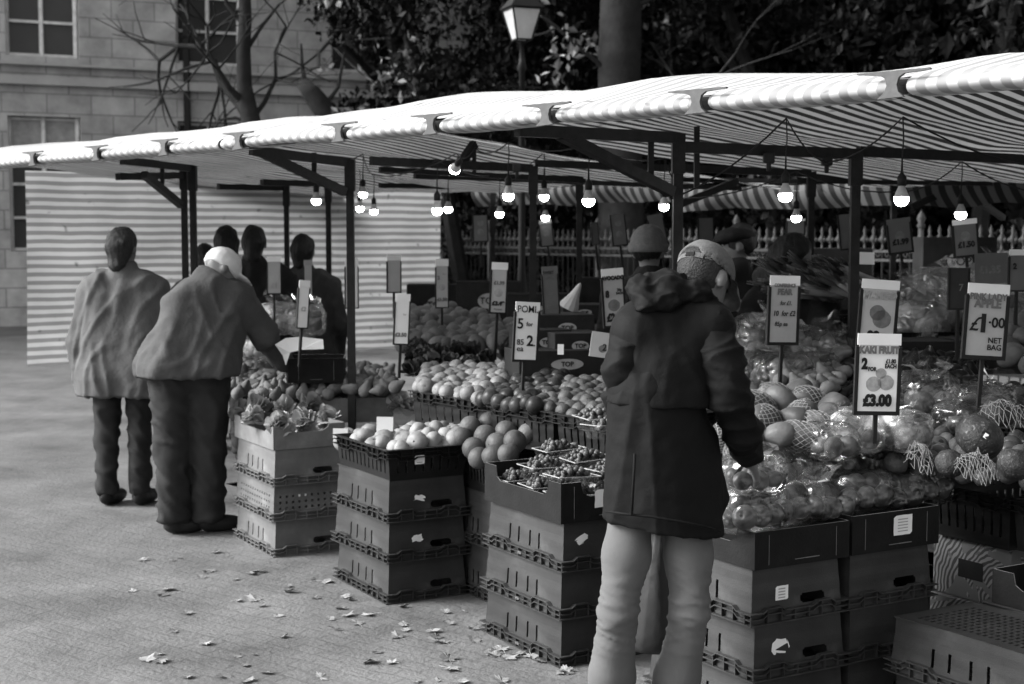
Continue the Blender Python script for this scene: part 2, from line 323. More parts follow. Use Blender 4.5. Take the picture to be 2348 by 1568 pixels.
wm.add([fac(-24, 15) - B0, fac(6.4, 15) - B0, fac(6.4, 15, -9) - B0, fac(-24, 15, -9) - B0], [(0, 1, 2, 3)])
wm.build('wall', K['stone'], bld)
m = MB(); m.bar(fac(-.62, 0, .07) - B0, fac(-.62, 14.5, .07) - B0, .11, .11, up=(0, 1, 0))
for z in (2, 5.5, 9): m.bar(fac(-.7, z, .05) - B0, fac(-.54, z, .05) - B0, .16, .06)
m.build('downpipe', K['iron'], bld)
for z, h in ((4.55, .16), (6.0 + 2.1, .2), (14.7, .5), (4.85, .05)):
    m = MB(); m.bar(fac(-24, z, .06) - B0, fac(6.5, z, .06) - B0, .14, h); m.build('string_course', K['stoned'], bld)
for bx in bays:
    for z0, z1 in ((1.4, 3.9), (5.0, 7.6), (8.6, 11.2)):
        if bx < -14 and z0 > 6: continue
        f = MB(); c = lambda s, z: fac(bx + s, z, -.18) - B0
        for p, q in (((0.04, z0), (.04, z1)), ((1.26, z0), (1.26, z1)), ((.65, z0), (.65, z1))): f.bar(c(*p), c(*q), .07, .06, up=(0, 1, 0))
        for zz in (z0 + .04, (z0 + z1) / 2, z1 - .04, z0 + (z1 - z0) / 4, z0 + 3 * (z1 - z0) / 4): f.bar(c(0.076, zz), c(1.224, zz), .05, .05)
        wf = f.build('window', K['frame'], bld)
        MB().add([fac(bx, z0, -.22) - B0, fac(bx + 1.3, z0, -.22) - B0, fac(bx + 1.3, z1, -.22) - B0, fac(bx, z1, -.22) - B0], [(0, 1, 2, 3)]).build('pane', K['glass'], wf)
        rv = MB()
        for s_ in (0, 1.3): rv.add([fac(bx + s_, z0) - B0, fac(bx + s_, z1) - B0, fac(bx + s_, z1, -.23) - B0, fac(bx + s_, z0, -.23) - B0], [(0, 1, 2, 3)])
        for z_ in (z0, z1): rv.add([fac(bx, z_) - B0, fac(bx + 1.3, z_) - B0, fac(bx + 1.3, z_, -.23) - B0, fac(bx, z_, -.23) - B0], [(0, 1, 2, 3)])
        rv.build('reveal', K['stoned'], wf)
        if random.random() < .6: m = MB(); m.add([fac(bx + .08, z1 - .7 * random.random() - .4, -.2) - B0, fac(bx + 1.22, z1 - .9, -.2) - B0, fac(bx + 1.22, z1 - .05, -.2) - B0, fac(bx + .08, z1 - .05, -.2) - B0], [(0, 1, 2, 3)]); m.build('blind', K['softink'], wf)

# ---- trees
def crown_mesh(name, blobs, n, size, rs, flat=.5):
    V = []; F = []
    for i in range(n):
        c, r = blobs[rs.randrange(len(blobs))]
        d = Vector((rs.gauss(0, 1), rs.gauss(0, 1), rs.gauss(0, 1))).normalized() * (rs.random() ** .33)
        p = c + Vector((d.x * r, d.y * r, d.z * r * .8)) + Vector((rs.gauss(0, .06), rs.gauss(0, .06), rs.gauss(0, .06)))
        if size < .3 and noise.noise(p * 1.3) < -.25: continue
        e = Euler((rs.gauss(0, .9), rs.gauss(0, .9), rs.random() * 6.28)).to_matrix(); s = size * rs.uniform(.5, 1.3)
        k = len(V)
        for q in ((-.5, 0, 0), (0, -.3, .06), (.55, 0, -.05), (0, .3, .06)): V.append(tuple(p + e @ Vector(q) * s))
        F.append((k, k + 1, k + 2)); F.append((k, k + 2, k + 3))
    me = bpy.data.meshes.new(name); me.from_pydata(V, [], F); me.update(); return me
def limbs(m, p, d, r, ln, depth, rs, spread=.6):
    pts = [p]; q = p.copy(); dd = d.copy(); rr = [r]; ns = 4
    for i in range(ns):
        dd = (dd + Vector((rs.gauss(0, .13), rs.gauss(0, .13), rs.gauss(0, .08)))).normalized(); q = q + dd * ln / ns; pts.append(q.copy()); rr.append(r * (1 - .5 * (i + 1) / ns))
    m.tube(pts, rr, 7)
    if depth:
        for k in range(3):
            i = rs.randint(2, ns); nd = (dd + Vector((rs.gauss(0, spread), rs.gauss(0, spread), rs.gauss(.1, spread * .7)))).normalized()
            limbs(m, pts[i], nd, rr[i] * .7, ln * rs.uniform(.55, .8), depth - 1, rs, spread)
TL = ['tall dark evergreen tree behind the railings near the lantern, with pale autumn leaves in front', 'broad dark evergreen tree behind the railings straight behind the thick bare trunk',
      'dark evergreen tree behind the railings above the middle of the awning', 'dark evergreen tree behind the railings at the far right of the picture',
      'dark evergreen tree in the gap between stone building and lamp post', 'large dark evergreen in the back row behind the lamp post', 'large dark evergreen in the back row over the right awning', 'large dark evergreen in the back row behind the thick trunk', 'rearmost evergreen filling the sky above the middle of the awning', 'rearmost evergreen left of the lamp post', 'rearmost evergreen cut by the right edge']
TP = [(1080, 23, 3.2), (1400, 25, 3.0), (1800, 22, 3.0), (2250, 21, 3.0), (985, 27, 2.4), (1250, 31, 4.2), (2150, 29, 4.5), (1700, 30, 4.3), (1950, 34, 4.6), (1050, 34, 3.2), (2450, 27, 4.2)]
for i, (px, dep, rad) in enumerate(TP):
    rs = random.Random(i); b = at(px, 545, dep); b.z = 0
    t = thing('evergreen_tree', TL[i], 'tree', b, group='dark trees behind the railings')
    bl = []; H = 11 if i < 5 else 13
    for j in range(34 if i < 5 else 40):
        zc = rs.uniform(.4, H); rr = rad * (1 - .35 * zc / H)
        th = rs.uniform(0, 6.28); q = rs.uniform(.3, 1) * rr * .75
        bl.append((Vector((math.cos(th) * q, math.sin(th) * q, zc)), rs.uniform(.7, 1.25) * rad / 3))
    link('crown', crown_mesh('crown', bl, 26000 if i < 5 else 24000, .15 if i < 5 else .42, rs), K['leafd'], t)
    m = MB(); limbs(m, Vector((0, 0, 0)), Vector((0, 0, 1)), .15, H * .7, 3, rs, .5); m.build('trunk', K['barkd'], t)
    if i in (0, 1, 4, 2):
        bl2 = [(Vector((rs.uniform(-2, 2), -rad * .72 + rs.uniform(-.3, .3), rs.uniform(2.2, 6.8))), rs.uniform(.15, .45)) for _ in range(17 if i < 2 else 6)]
        link('autumn_leaves', crown_mesh('autumn_leaves', bl2, 330 if i < 2 else 60, .15, rs), K['leafb'], t)  # sparse leaves catching light, their brightness put into a paler leaf colour
rs = random.Random(3)
b = at(1422, 545, 20.9); b.z = 0
t = thing('thick_tree', 'thick straight bare tree trunk rising behind the awning, right of the lamp post', 'tree', b)
m = MB(); m.tube([(0, 0, 0), (.02, 0, 1), (0, 0, 2.5), (-.03, 0, 4), (.0, 0, 5.5), (.05, 0, 7.5)], [.42, .36, .32, .31, .3, .28], 20); o = m.build('trunk', K['bark'], t, sm=True)
m = MB()
for q in ((0, 0, 7.2), (0, 0, 6.5)): limbs(m, Vector(q), Vector((rs.gauss(0, .5), .1, 1)).normalized(), .16, 3, 2, rs)
for z, sx in ((3.2, 1), (4.1, -1), (5.0, 1)): limbs(m, Vector((.25 * sx, -.1, z)), Vector((sx, -.3, .5)).normalized(), .035, 1.8, 2, rs)
m.build('limbs', K['bark'], t)
# bare tree in front of the stone building
b = at(563, 545, 20); b.z = 0; t = thing('bare_tree', 'leafless tree with slender trunk and drooping side branches in front of the stone building', 'tree', b)
def bp(x, y, o=0): v = at(x, y, 20 + o) - b; return v
m = MB(); m.tube([(0, 0, 0), bp(592, 420), bp(588, 330), bp(575, 280), bp(560, 200), bp(558, 120), bp(562, 40), bp(560, -60), bp(575, -200)], [.19, .17, .16, .14, .11, .1, .09, .08, .06], 12); m.build('trunk', K['bark'], t, sm=True)
m = MB()
for pts, r in (([bp(578, 285), bp(545, 235, .2), bp(505, 185, .3), bp(490, 140, .3), bp(455, 108, .4), bp(410, 105, .5), bp(365, 140, .6)], .075), ([bp(560, 235), bp(525, 200, -.2), bp(500, 160, -.3), bp(478, 120, -.3), bp(475, 60, -.3)], .05),
               ([bp(580, 270), bp(606, 235, .1), bp(632, 180, .1), bp(630, 120, .2), bp(655, 60, .2)], .04), ([bp(562, 120), bp(600, 60), bp(640, 10)], .035), ([bp(560, 60), bp(520, 10), bp(500, -60)], .04), ([bp(585, 290), bp(540, 270), bp(500, 275)], .03)):
    m.tube(pts, [r * (1 - .75 * i / len(pts)) for i in range(len(pts))], 7)
    for p in pts[2:]:
        for _ in range(2): limbs(m, p, Vector((rs.gauss(0, .6), rs.gauss(0, .5), rs.gauss(.2, .6))).normalized(), r * .35, .9, 1, rs)
m.build('limbs', K['bark'], t)
b = at(745, 545, 21); b.z = 0; t = thing('pollarded_tree', 'leaning stub of a pollarded tree between the leafless tree and the lamp post', 'tree', b)
def bq(x, y): return at(x, y, 21) - b
m = MB(); m.tube([(0, 0, 0), bq(760, 330), bq(745, 255), bq(715, 215), bq(692, 188)], [.2, .18, .17, .14, .09], 12); m.build('trunk', K['bark'], t, sm=True)
m = MB(); m.tube([bq(700, 195), bq(692, 150), bq(690, 100)], [.04, .03, .015], 6); m.tube([bq(740, 250), bq(775, 200), bq(790, 120)], [.04, .03, .015], 6); m.build('limbs', K['bark'], t)

# ---- lamp post with four sided lantern
b = at(1196, 545, 14); b.z = 0; t = thing('lamp_post', 'cast iron lamp post with a four sided tapering glass lantern rising above the awning', 'street lamp', b, rot=R(20))
zb = at(1196, 92, 14).z; zt = at(1196, 22, 14).z
m = MB(); m.lathe([(0, 0), (.14, 0), (.13, .5), (.08, .6), (.06, 1), (.05, 1.2), (.035, 1.4), (.03, zb - .3), (.05, zb - .28), (.03, zb - .2), (.02, zb - .03), (.06, zb - .02), (0, zb)], 14); m.build('pole', K['iron'], t, sm=True)
m = MB(); m.bar((-.2, 0, zb - .45), (.2, 0, zb - .45), .018); m.build('ladder_bar', K['iron'], t)
def sq(r, z): return [Vector((r * a, r * b_, z)) for a, b_ in ((-1, -1), (1, -1), (1, 1), (-1, 1))]
lo_, hi_ = sq(.075, zb), sq(.145, zt)
for k in range(4):
    MB().add([lo_[k], lo_[(k + 1) % 4], hi_[(k + 1) % 4], hi_[k]], [(0, 1, 2, 3)]).build('lantern_pane', K['lampg'], t)
m = MB()
for k in range(4): m.bar(lo_[k], hi_[k], .014); m.bar(hi_[k], hi_[(k + 1) % 4], .018); m.bar(lo_[k], lo_[(k + 1) % 4], .016)
m.build('lantern_frame', K['iron'], t)
top = sq(.17, zt + .01); m = MB(); m.add(top + sq(.06, zt + .16) + sq(.045, zt + .24), [(3, 2, 1, 0)] + [(k, (k + 1) % 4, 4 + (k + 1) % 4, 4 + k) for k in range(4)] + [(4 + k, 4 + (k + 1) % 4, 8 + (k + 1) % 4, 8 + k) for k in range(4)]); m.lathe([(.0, zt + .38), (.015, zt + .34), (.03, zt + .3), (.01, zt + .26), (.045, zt + .24)], 10); m.build('lantern_roof', K['iron'], t)

# ---- iron railings with pronged finials
FA, FB = Vector((6.1, 12.9, 0)), Vector((-2.3, 26.2, 0)); fd = (FB - FA); fl_ = fd.length; fd.normalize(); fang = math.atan2(fd.y, fd.x)
fen = thing('iron_railing', 'tall iron railing with a row of pale cross shaped finials behind the market', 'railing', FA, rot=fang)
pk = MB(); pk.tube([(0, 0, 0), (0, 0, 1.5)], .011, 6)
pks = MB(); zf = 1.5
pks.lathe([(.01, zf), (.03, zf + .02), (.012, zf + .04), (.012, zf + .09), (.03, zf + .12), (.034, zf + .15), (.012, zf + .19), (.02, zf + .23), (0, zf + .29)], 8)
for sx in (-1, 1): pks.lathe([(0, zf + .1), (.018, zf + .115), (.02, zf + .135), (0, zf + .155)], 6, (sx * .042, 0, 0)); pks.bar((0, 0, zf + .125), (sx * .042, 0, zf + .13), .012)
for k in range(8):
    t0, t1 = k * math.pi / 4, (k + 1) * math.pi / 4; pks.bar((.065 + .028 * math.cos(t0), 0, zf - .035 + .028 * math.sin(t0)), (.065 + .028 * math.cos(t1), 0, zf - .035 + .028 * math.sin(t1)), .01)
pm, fm = pk.mesh('picket'), pks.mesh('finial', True); pm.materials.append(K['iron']); fm.materials.append(K['ironl'])  # finials, top rails and posts: light painted in as a paler iron
N = int(fl_ / .135); full = N - 100
for i in range(100):
    p = link('picket', pm, None, fen, (i * .135, 0, 0)); link('finial', fm, None, p)
rest = MB()
for i in range(100, N + 1):
    x0 = i * .135; rest.add([Vector(v) + Vector((x0, 0, 0)) for v in pk.v], pk.f).add([Vector(v) + Vector((x0, 0, 0)) for v in pks.v], pks.f)
tag(rest.build('picket_row', K['ironl'], fen), kind='stuff')
for z, hh in ((1.5, .03), (1.4, .03), (.25, .04)): MB().bar((-.1, .0, z), (fl_, 0, z), .02, hh).build('rail', K['ironl'] if z > 1 else K['iron'], fen)
for i in range(0, int(fl_ / 3) + 1):
    m = MB(); m.tube([(i * 3 + .067, .03, 0), (i * 3 + .067, .03, 1.75)], .03, 8); m.lathe([(.03, 1.75), (.05, 1.78), (.03, 1.81), (.05, 1.86), (.02, 1.92), (0, 1.95)], 10, (i * 3 + .067, .03, 0)); m.build('post', K['ironl'], fen, sm=True)

# ================================================================== AWNINGS
E0 = Vector((1.16, 4.31, 0)); ED = Vector((-.70, .714, 0)); EN = Vector((.714, .70, 0))
def t_at(px): k = (px - 1173.5) / FP; return (E0.x - k * E0.y) / (k * ED.y - ED.x)
def E(t, s, z): return E0 + ED * t + EN * s + Vector((0, 0, z))
PROF = [(0, 2.12), (.03, 2.132), (.12, 2.155), (.3, 2.2), (.6, 2.28), (.9, 2.325), (1.15, 2.343), (1.35, 2.338), (1.7, 2.305), (2.2, 2.27), (2.8, 2.215), (3.5, 2.165), (4.2, 2.13), (5, 2.09), (5.8, 2.055), (6.6, 2.02), (7.4, 2.0)]
def prof_z(s):
    for (a, za), (b_, zb_) in zip(PROF, PROF[1:]):
        if s <= b_: return za + (zb_ - za) * max(0, s - a) / (b_ - a)
    return PROF[-1][1]
def sheet(name, t0, t1, mat_, parent, base, dz=lambda t, s: 0, s0=0, s1=7.4, step=.12, sst=.1):
    nt_, ns = max(2, int((t1 - t0) / step)), int((s1 - s0) / sst); me = bpy.data.meshes.new(name); V = []; F = []; U = []
    for i in range(nt_ + 1):
        for j in range(ns + 1):
            t = t0 + (t1 - t0) * i / nt_; s = s0 + (s1 - s0) * j / ns
            z = prof_z(s) + dz(t, s); V.append(tuple(E(t, s, z) - base)); U.append((t, s))
    for i in range(nt_):
        for j in range(ns): F.append((i * (ns + 1) + j, i * (ns + 1) + j + 1, (i + 1) * (ns + 1) + j + 1, (i + 1) * (ns + 1) + j))
    me.from_pydata(V, [], F); uv = me.uv_layers.new(name='UVMap')
    for lp in me.loops: uv.data[lp.index].uv = U[lp.vertex_index]
    smooth(me); return link(name, me, mat_, parent)
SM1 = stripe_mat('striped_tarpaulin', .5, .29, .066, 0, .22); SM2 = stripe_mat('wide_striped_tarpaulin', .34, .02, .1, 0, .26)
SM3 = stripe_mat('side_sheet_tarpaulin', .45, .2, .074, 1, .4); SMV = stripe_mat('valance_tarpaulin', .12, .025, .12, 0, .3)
def dz1(t, s):
    e = min(1, s / .5); sag = -.035 * math.sin(math.pi * ((t / 1.45) % 1)) * e
    if s > 1.2: sag += .045 * noise.noise(Vector((t * .9, s * .6, 3))) + .012 * noise.noise(Vector((t * 4, s * 2.2, 1))) 
    sag += (np.interp(t, (-1, 0, 1, 2.8, 4.6), (-.07, -.045, -.005, .035, .03)) * min(1, s)) / .8
    return sag * .8 + .02 * noise.noise(Vector((t * 1.1, s * 1.5, 7))) * e
brk = [t_at(x) for x in (2050, 1605, 1262, 1000, 790, 560, 390, 235, 90)]
TS = t_at(512)
ROLL = [(.16, 2.082), (.08, 2.076), (.03, 2.078), (.005, 2.085), (-.006, 2.096), (-.006, 2.106), (.001, 2.118), (.016, 2.128), (.045, 2.14), (.085, 2.15)]
def dr(t): return .008 * noise.noise(Vector((t * 1.7, 0, 11))) + .0035 * noise.noise(Vector((t * 9, 0, 4)))
def rolls(parent, base, t0, t1):
    ends = [t0] + [b for b in brk if t0 + .1 < b < t1 - .1] + [t1]
    V = []; F = []; U = []
    for q, (a_, b_) in enumerate(zip(ends, ends[1:])):
        n = max(6, int((b_ - a_) / .03)); k0 = len(V)
        for i in range(n + 1):
            for j, (s, z) in enumerate(ROLL):
                zn = (z - 2.105) / .03; f = i / n
                ta = a_ + .028 + .035 * min(1.5, zn * zn) if q > 0 else a_; tb = b_ - .03 if q < len(ends) - 2 else b_
                t = ta + (tb - ta) * f; V.append(tuple(E(t, s, z + dr(t)) - base)); U.append((t, j * .03))
        m_ = len(ROLL)
        for i in range(n):
            for j in range(m_ - 1): F.append((k0 + i * m_ + j, k0 + (i + 1) * m_ + j, k0 + (i + 1) * m_ + j + 1, k0 + i * m_ + j + 1))
    me = bpy.data.meshes.new('edge_roll'); me.from_pydata(V, [], F); uv = me.uv_layers.new(name='UVMap')
    for lp in me.loops: uv.data[lp.index].uv = U[lp.vertex_index]
    smooth(me); link('edge_roll', me, SM1, parent)
    MB().bar(E(t0, .04, 2.104) - base, E(t1, .04, 2.104) - base, .03, .044).build('rail', K['steel'], parent)
    hg = [(-.115, .052), (-.03, .046), (-.012, .03), (-.006, 0), (-.012, -.03), (-.03, -.052), (.06, -.056), (.035, -.03), (.028, 0), (.034, .03), (.05, .042), (.13, .056), (.13, .062), (-.115, .06)]
    hg = [(t, z) for t, z in hg]
    for bt in brk:
        if not (t0 + .1 < bt < t1 - .1): continue
        n = len(hg); vs = [E(bt + t, -.022, 2.106 + z * .7) - base for t, z in hg] + [E(bt + t, -.01, 2.106 + z * .7) - base for t, z in hg]
        MB().add(vs, [tuple(range(n)), tuple(range(2 * n - 1, n - 1, -1))] + [(i, n + i, n + (i + 1) % n, (i + 1) % n) for i in range(n)]).build('edge_bracket', K['brk'], parent)
K['brk'] = mat('bracket_canvas', .07, .7, .2, 30)
ab = E(0, 0, 0); aw = thing('striped_awning', 'long striped tarpaulin awning with pale rolled front edge over the fruit stall', 'awning', ab)
sheet('front_sheet', -2.2, TS, SM1, aw, ab, lambda t, s: dz1(t, s), .06, 1.25, .08, .06)
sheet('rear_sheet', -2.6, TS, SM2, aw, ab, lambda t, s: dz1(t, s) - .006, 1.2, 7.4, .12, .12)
rolls(aw, ab, -2.2, TS)
ab2 = E(TS, 0, 0); aw2 = thing('striped_awning', 'neighbouring striped tarpaulin awning at the far left, its roof a little lower', 'awning', ab2)
dzb = lambda t, s: dz1(t, s) - .03 * min(1, s) - .07 * math.exp(-((t - TS) / .22) ** 2) * min(1, s)
sheet('front_sheet', TS + .02, 9.5, SM1, aw2, ab2, dzb, .06, 1.25, .08, .06)
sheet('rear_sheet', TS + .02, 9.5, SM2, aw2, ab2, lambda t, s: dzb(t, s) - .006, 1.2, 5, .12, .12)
rolls(aw2, ab2, TS + .02, 9.5)
# rear row of stalls: hanging striped valance, and a striped side sheet on the left
def hang(name, label, cat, p0, p1, z0, z1, mat_, amp=.05, fr=6, scal=0, rows=10, n=160, dzb=None):
    p0 = Vector((p0[0], p0[1], 0)); p1 = Vector((p1[0], p1[1], 0)); d = (p1 - p0); ln = d.length; d.normalize(); nn = Vector((-d.y, d.x, 0))
    V = []; F = []; U = []
    for i in range(n + 1):
        u = ln * i / n; zb_ = z0 + scal * abs(math.sin(u * 2.1)) + .02 * noise.noise(Vector((u * 3, 0, 0)))
        for j in range(rows + 1):
            f = j / rows; z = z1 + (zb_ - z1) * f; o = amp * f * (noise.noise(Vector((u * fr / 3, f * .6, 2))) + .4 * math.sin(u * fr * 2)) + .1 * f * f
            V.append(tuple(d * u - nn * o + Vector((0, 0, z)))); U.append((u, z))
    for i in range(n):
        for j in range(rows): F.append((i * (rows + 1) + j, i * (rows + 1) + j + 1, (i + 1) * (rows + 1) + j + 1, (i + 1) * (rows + 1) + j))
    me = bpy.data.meshes.new(name); me.from_pydata(V, [], F); uv = me.uv_layers.new(name='UVMap')
    for lp in me.loops: uv.data[lp.index].uv = U[lp.vertex_index]
    smooth(me); return tag(link(name, me, mat_, None, p0), label, cat)
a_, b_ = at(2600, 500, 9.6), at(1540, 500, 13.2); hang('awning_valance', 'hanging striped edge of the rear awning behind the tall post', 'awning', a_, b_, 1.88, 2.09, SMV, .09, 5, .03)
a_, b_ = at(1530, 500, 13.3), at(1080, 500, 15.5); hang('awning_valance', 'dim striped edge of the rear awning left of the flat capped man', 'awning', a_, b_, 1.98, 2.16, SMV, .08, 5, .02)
a_, b_ = at(1010, 500, 15), at(60, 500, 12.6)
hang('side_sheet', 'tarpaulin wall with horizontal stripes hanging behind the shoppers on the left', 'tarpaulin', a_, b_, .5, 2.24, SM3, .05, 2, 0)
# dark vans / stall backs under the rear awnings stay in the shade of the trees

# ---- stall frames: square steel tube
def frame(label, post, beam, brace=None, rod=None, wd=.042):
    b = at(*post); b.z = 0; t = thing('stall_frame', label, 'market stall frame', b, group='steel frames of the market stalls')
    zt_ = at(*post).z; MB().bar((0, 0, 0), (0, 0, zt_), wd, wd, up=(0, 1, 0)).build('post', K['steel'], t)
    p, q = at(*beam[0]) - b, at(*beam[1]) - b
    MB().bar(p, q, wd * .9, wd * 1.15).build('beam', K['steel'], t)
    MB().bar((0, 0, zt_ - .16), (0, 0, zt_ + .014), wd * 1.35, wd * 1.35, up=(0, 1, 0)).build('sleeve', K['steel'], t)
    if brace: MB().bar(at(*brace[0]) - b, at(*brace[1]) - b, wd * 1.0, wd * 1.1).build('brace', K['steel'], t)
    if rod: MB().bar(at(*rod[0]) - b, at(*rod[1]) - b, wd * .6, wd * .6, up=(0, 1, 0)).build('hanger', K['steel'], t)
frame('stall frame whose long diagonal brace meets the post above the stooping man', (1555, 314, 6.3), ((1185, 299, 5.7), (1550, 316, 6.3)), ((1285, 308, 5.86), (1540, 440, 6.27)), ((1492, 318, 6.2), (1492, 424, 6.2)))
frame('stall frame with the tall post between the pear and mango price cards', (1962, 348, 6.8), ((1562, 337, 6.33), (1956, 353, 6.78)), None, ((1597, 290, 6.6), (1597, 430, 6.6)))
frame('stall frame at the right edge, its beam running out of the picture', (2560, 372, 7.5), ((1968, 347, 6.84), (2555, 376, 7.5)))
frame('stall frame with the thin post standing over the handwritten card with POMI', (1222, 386, 8.6), ((850, 369, 8.0), (1218, 386, 8.6)), ((1087, 330, 8.5), (1050, 385, 8.4)), ((1087, 320, 8.5), (1087, 400, 8.5)))
frame('stall frame whose beam ends behind the brace of the front frame', (1548, 386, 9.3), ((1230, 375, 8.6), (1543, 386, 9.3)), wd=.038)
frame('stall frame with the post rising beside the woman with long dark hair', (1860, 398, 9.8), ((1562, 385, 9.3), (1856, 398, 9.8)), ((1555, 470, 9.4), (1690, 415, 9.5)))
frame('stall frame with the thin post under the bright bulb left of the beanie', (1328, 410, 10.6), ((950, 402, 9.9), (1324, 411, 10.6)))
frame('rear stall frame with a small brace at the right, behind the hanging bulb', (2050, 412, 10.9), ((1866, 408, 10.2), (2046, 413, 10.9)), ((2090, 475, 10.9), (2225, 412, 11)))
frame('rear stall frame crossing the right edge below the middle beams', (2600, 418, 12.2), ((2060, 409, 11), (2590, 418, 12.2)), ((2300, 500, 12), (2180, 418, 11.5)), ((2118, 410, 11.1), (2118, 470, 11.1)))
frame('slender far frame post behind the row of bulbs in the middle', (1130, 430, 13), ((870, 425, 12), (1126, 430, 13)), wd=.036)
frame('far frame post in front of the striped wall, right of the shoppers', (752, 420, 12), ((600, 418, 11.3), (750, 422, 12)))
frame('far frame post in front of the striped wall, between two shoppers', (656, 430, 12.4), ((500, 428, 11.8), (652, 431, 12.4)))
frame('frame with the double post right behind the bending man', (441, 385, 10), ((280, 368, 9.2), (439, 386, 10)), ((415, 470, 9.9), (330, 400, 9.3)), ((372, 376, 9.7), (372, 440, 9.7)))
frame('thinner twin post left of the double post behind the bending man', (421, 385, 10.6), ((270, 405, 9.6), (419, 402, 10.6)))
frame('front stall frame of the left stall with its brace under the awning edge', (802, 372, 8.0), ((575, 345, 7.55), (798, 373, 8.0)), ((600, 350, 7.6), (790, 440, 7.97)), ((720, 350, 7.85), (720, 396, 7.85)))
b = at(600, 350, 9); 
# purlins along the stall
for lab, p, q in (('long steel purlin running left under the awning', (1700, 432, 9.9), (960, 404, 10.4)), ('long steel purlin at the back running to the right edge', (1560, 412, 10.2), (2500, 424, 10.6)), ('thin dark purlin in front of the far striped edge', (870, 388, 9.2), (1340, 415, 10))):
    P_ = at(*p); tag(MB().bar((0, 0, 0), at(*q) - P_, .032, .032).build('purlin', K['steel'], None, loc=P_), lab, 'steel bar')

# ---- bulbs on cables
lam = {}
def bulb(px, py, dep, label, tilt=0):
    p = at(px, py, dep)
    t = thing('hanging_bulb', label, 'light bulb', p, group='lit bulbs hanging over the stalls', rot=(tilt, tilt * .6, 0))
    if not lam:
        lam['d'] = MB().lathe([(0, -.026), (.012, -.0245), (.022, -.018), (.0285, -.007), (.03, .004), (.0285, .012)], 16).mesh('dome', True)
        lam['b'] = MB().lathe([(.0288, .0115), (.028, .018), (.02, .038), (.014, .05), (.013, .062), (0, .062)], 16).mesh('body', True)
        lam['s'] = MB().lathe([(0, .055), (.018, .056), (.019, .09), (.012, .1), (.005, .11), (.003, .17), (0, .17)], 12).mesh('socket', True)
        for k, q in (('d', 'bulb'), ('b', 'bulbw'), ('s', 'rubber')): lam[k].materials.append(K[q])
    link('dome', lam['d'], None, t); link('body', lam['b'], None, t); link('socket', lam['s'], None, t); return p
BL = [(2066, 458, 5.75, 'bright bulb right of the tall post, the nearest one'), (1800, 450, 6.1, 'bright bulb hanging just left of the tall post beside the woman'), (1349, 462, 7, 'bright bulb above and left of the beanie'),
      (1165, 450, 7.5, 'bright bulb left of the thin post in the middle'), (1247, 452, 9, 'bulb just right of the thin middle post'), (1002, 483, 8, 'larger bulb of the close pair at the left of the middle'), (1522, 474, 8.3, 'bulb beside the front post above the stooping man'),
      (1145, 491, 10, 'small low bulb left of the thin middle post'), (1250, 499, 10.5, 'small low bulb right of the thin middle post'), (1027, 480, 10, 'smaller bulb of the close pair at the left of the middle'), (725, 461, 9, 'bulb in front of the far striped wall'),
      (825, 478, 10.5, 'left bulb of the three in the bright gap, lower one'), (857, 485, 11, 'right bulb of the three left of the middle'), (832, 446, 10, 'top bulb of the three left of the middle'), (2202, 492, 7.6, 'low bulb above the price card at the right'),
      (1825, 500, 8.6, 'low bulb above the small card beside the woman'), (1042, 388, 7.6, 'tilted bulb tied high against the beam on the left')]
ends = {}
for x, y, d, l in BL: ends[(x, y)] = bulb(x, y, d, l + ', lit', 1.0 if (x, y) == (1042, 388) else 0)
def cable(label, pts, r=.004):
    P_ = [at(*p) for p in pts]; out = []
    for a_, b_ in zip(P_, P_[1:]):
        for i in range(6): f = i / 6; out.append(a_.lerp(b_, f) - Vector((0, 0, .1 * f * (1 - f))))
    out.append(P_[-1]); b0 = P_[0]; tag(MB().tube([p - b0 for p in out], r, 6).build('light_cable', K['rubber'], None, loc=b0), label, 'cable')
def drop(i): x, y, d, _ = BL[i]; p = ends[(x, y)] + Vector((0, 0, .168)); return p
def cabp(label, pts, r=.004):
    out = []
    for a_, b_ in zip(pts, pts[1:]):
        for i in range(6): f = i / 6; out.append(a_.lerp(b_, f) - Vector((0, 0, .16 * f * (1 - f))))
    out.append(pts[-1]); b0 = pts[0]; tag(MB().tube([p - b0 for p in out], r, 6).build('light_cable', K['rubber'], None, loc=b0), label, 'cable')
for i, (x, y, d, l) in enumerate(BL[:16]):
    top = drop(i); up = {0: .16, 1: .16}.get(i, .12); t = MB().tube([(0, 0, 0), (.004, 0, up * .5), (0, 0, up)], .003, 5)
    o = t.build('flex', K['rubber'], None, loc=(0, 0, .165)); 
    par = [q for q in col.objects if q.name.startswith('hanging_bulb') and (q.location - ends[(x, y)]).length < 1e-4][0]; o.parent = par
hp = lambda i, up=.28: ends[BL[i][:2]] + Vector((0, 0, up))
cabp('sagging lamp cable strung from the front post past the tall post to the right edge', [at(1540, 455, 6.3), hp(1, .33), at(1895, 372, 6.7), hp(0, .33), at(2420, 388, 6.3)])
cabp('lamp cable running from the tilted bulb to the beanie side bulbs', [at(870, 395, 8.4), at(1045, 352, 7.7), at(1087, 340, 8.4), hp(3), hp(2), hp(6), at(1560, 420, 8.4)])
cabp('thin lamp cable over the low bulbs in the middle distance', [hp(10), hp(13), hp(12), hp(5), hp(7), hp(4), hp(8)])
cabp('thin lamp cable over the right hand low bulbs', [at(1560, 455, 9), hp(15), at(2060, 440, 8), hp(14), at(2420, 445, 7.4)])
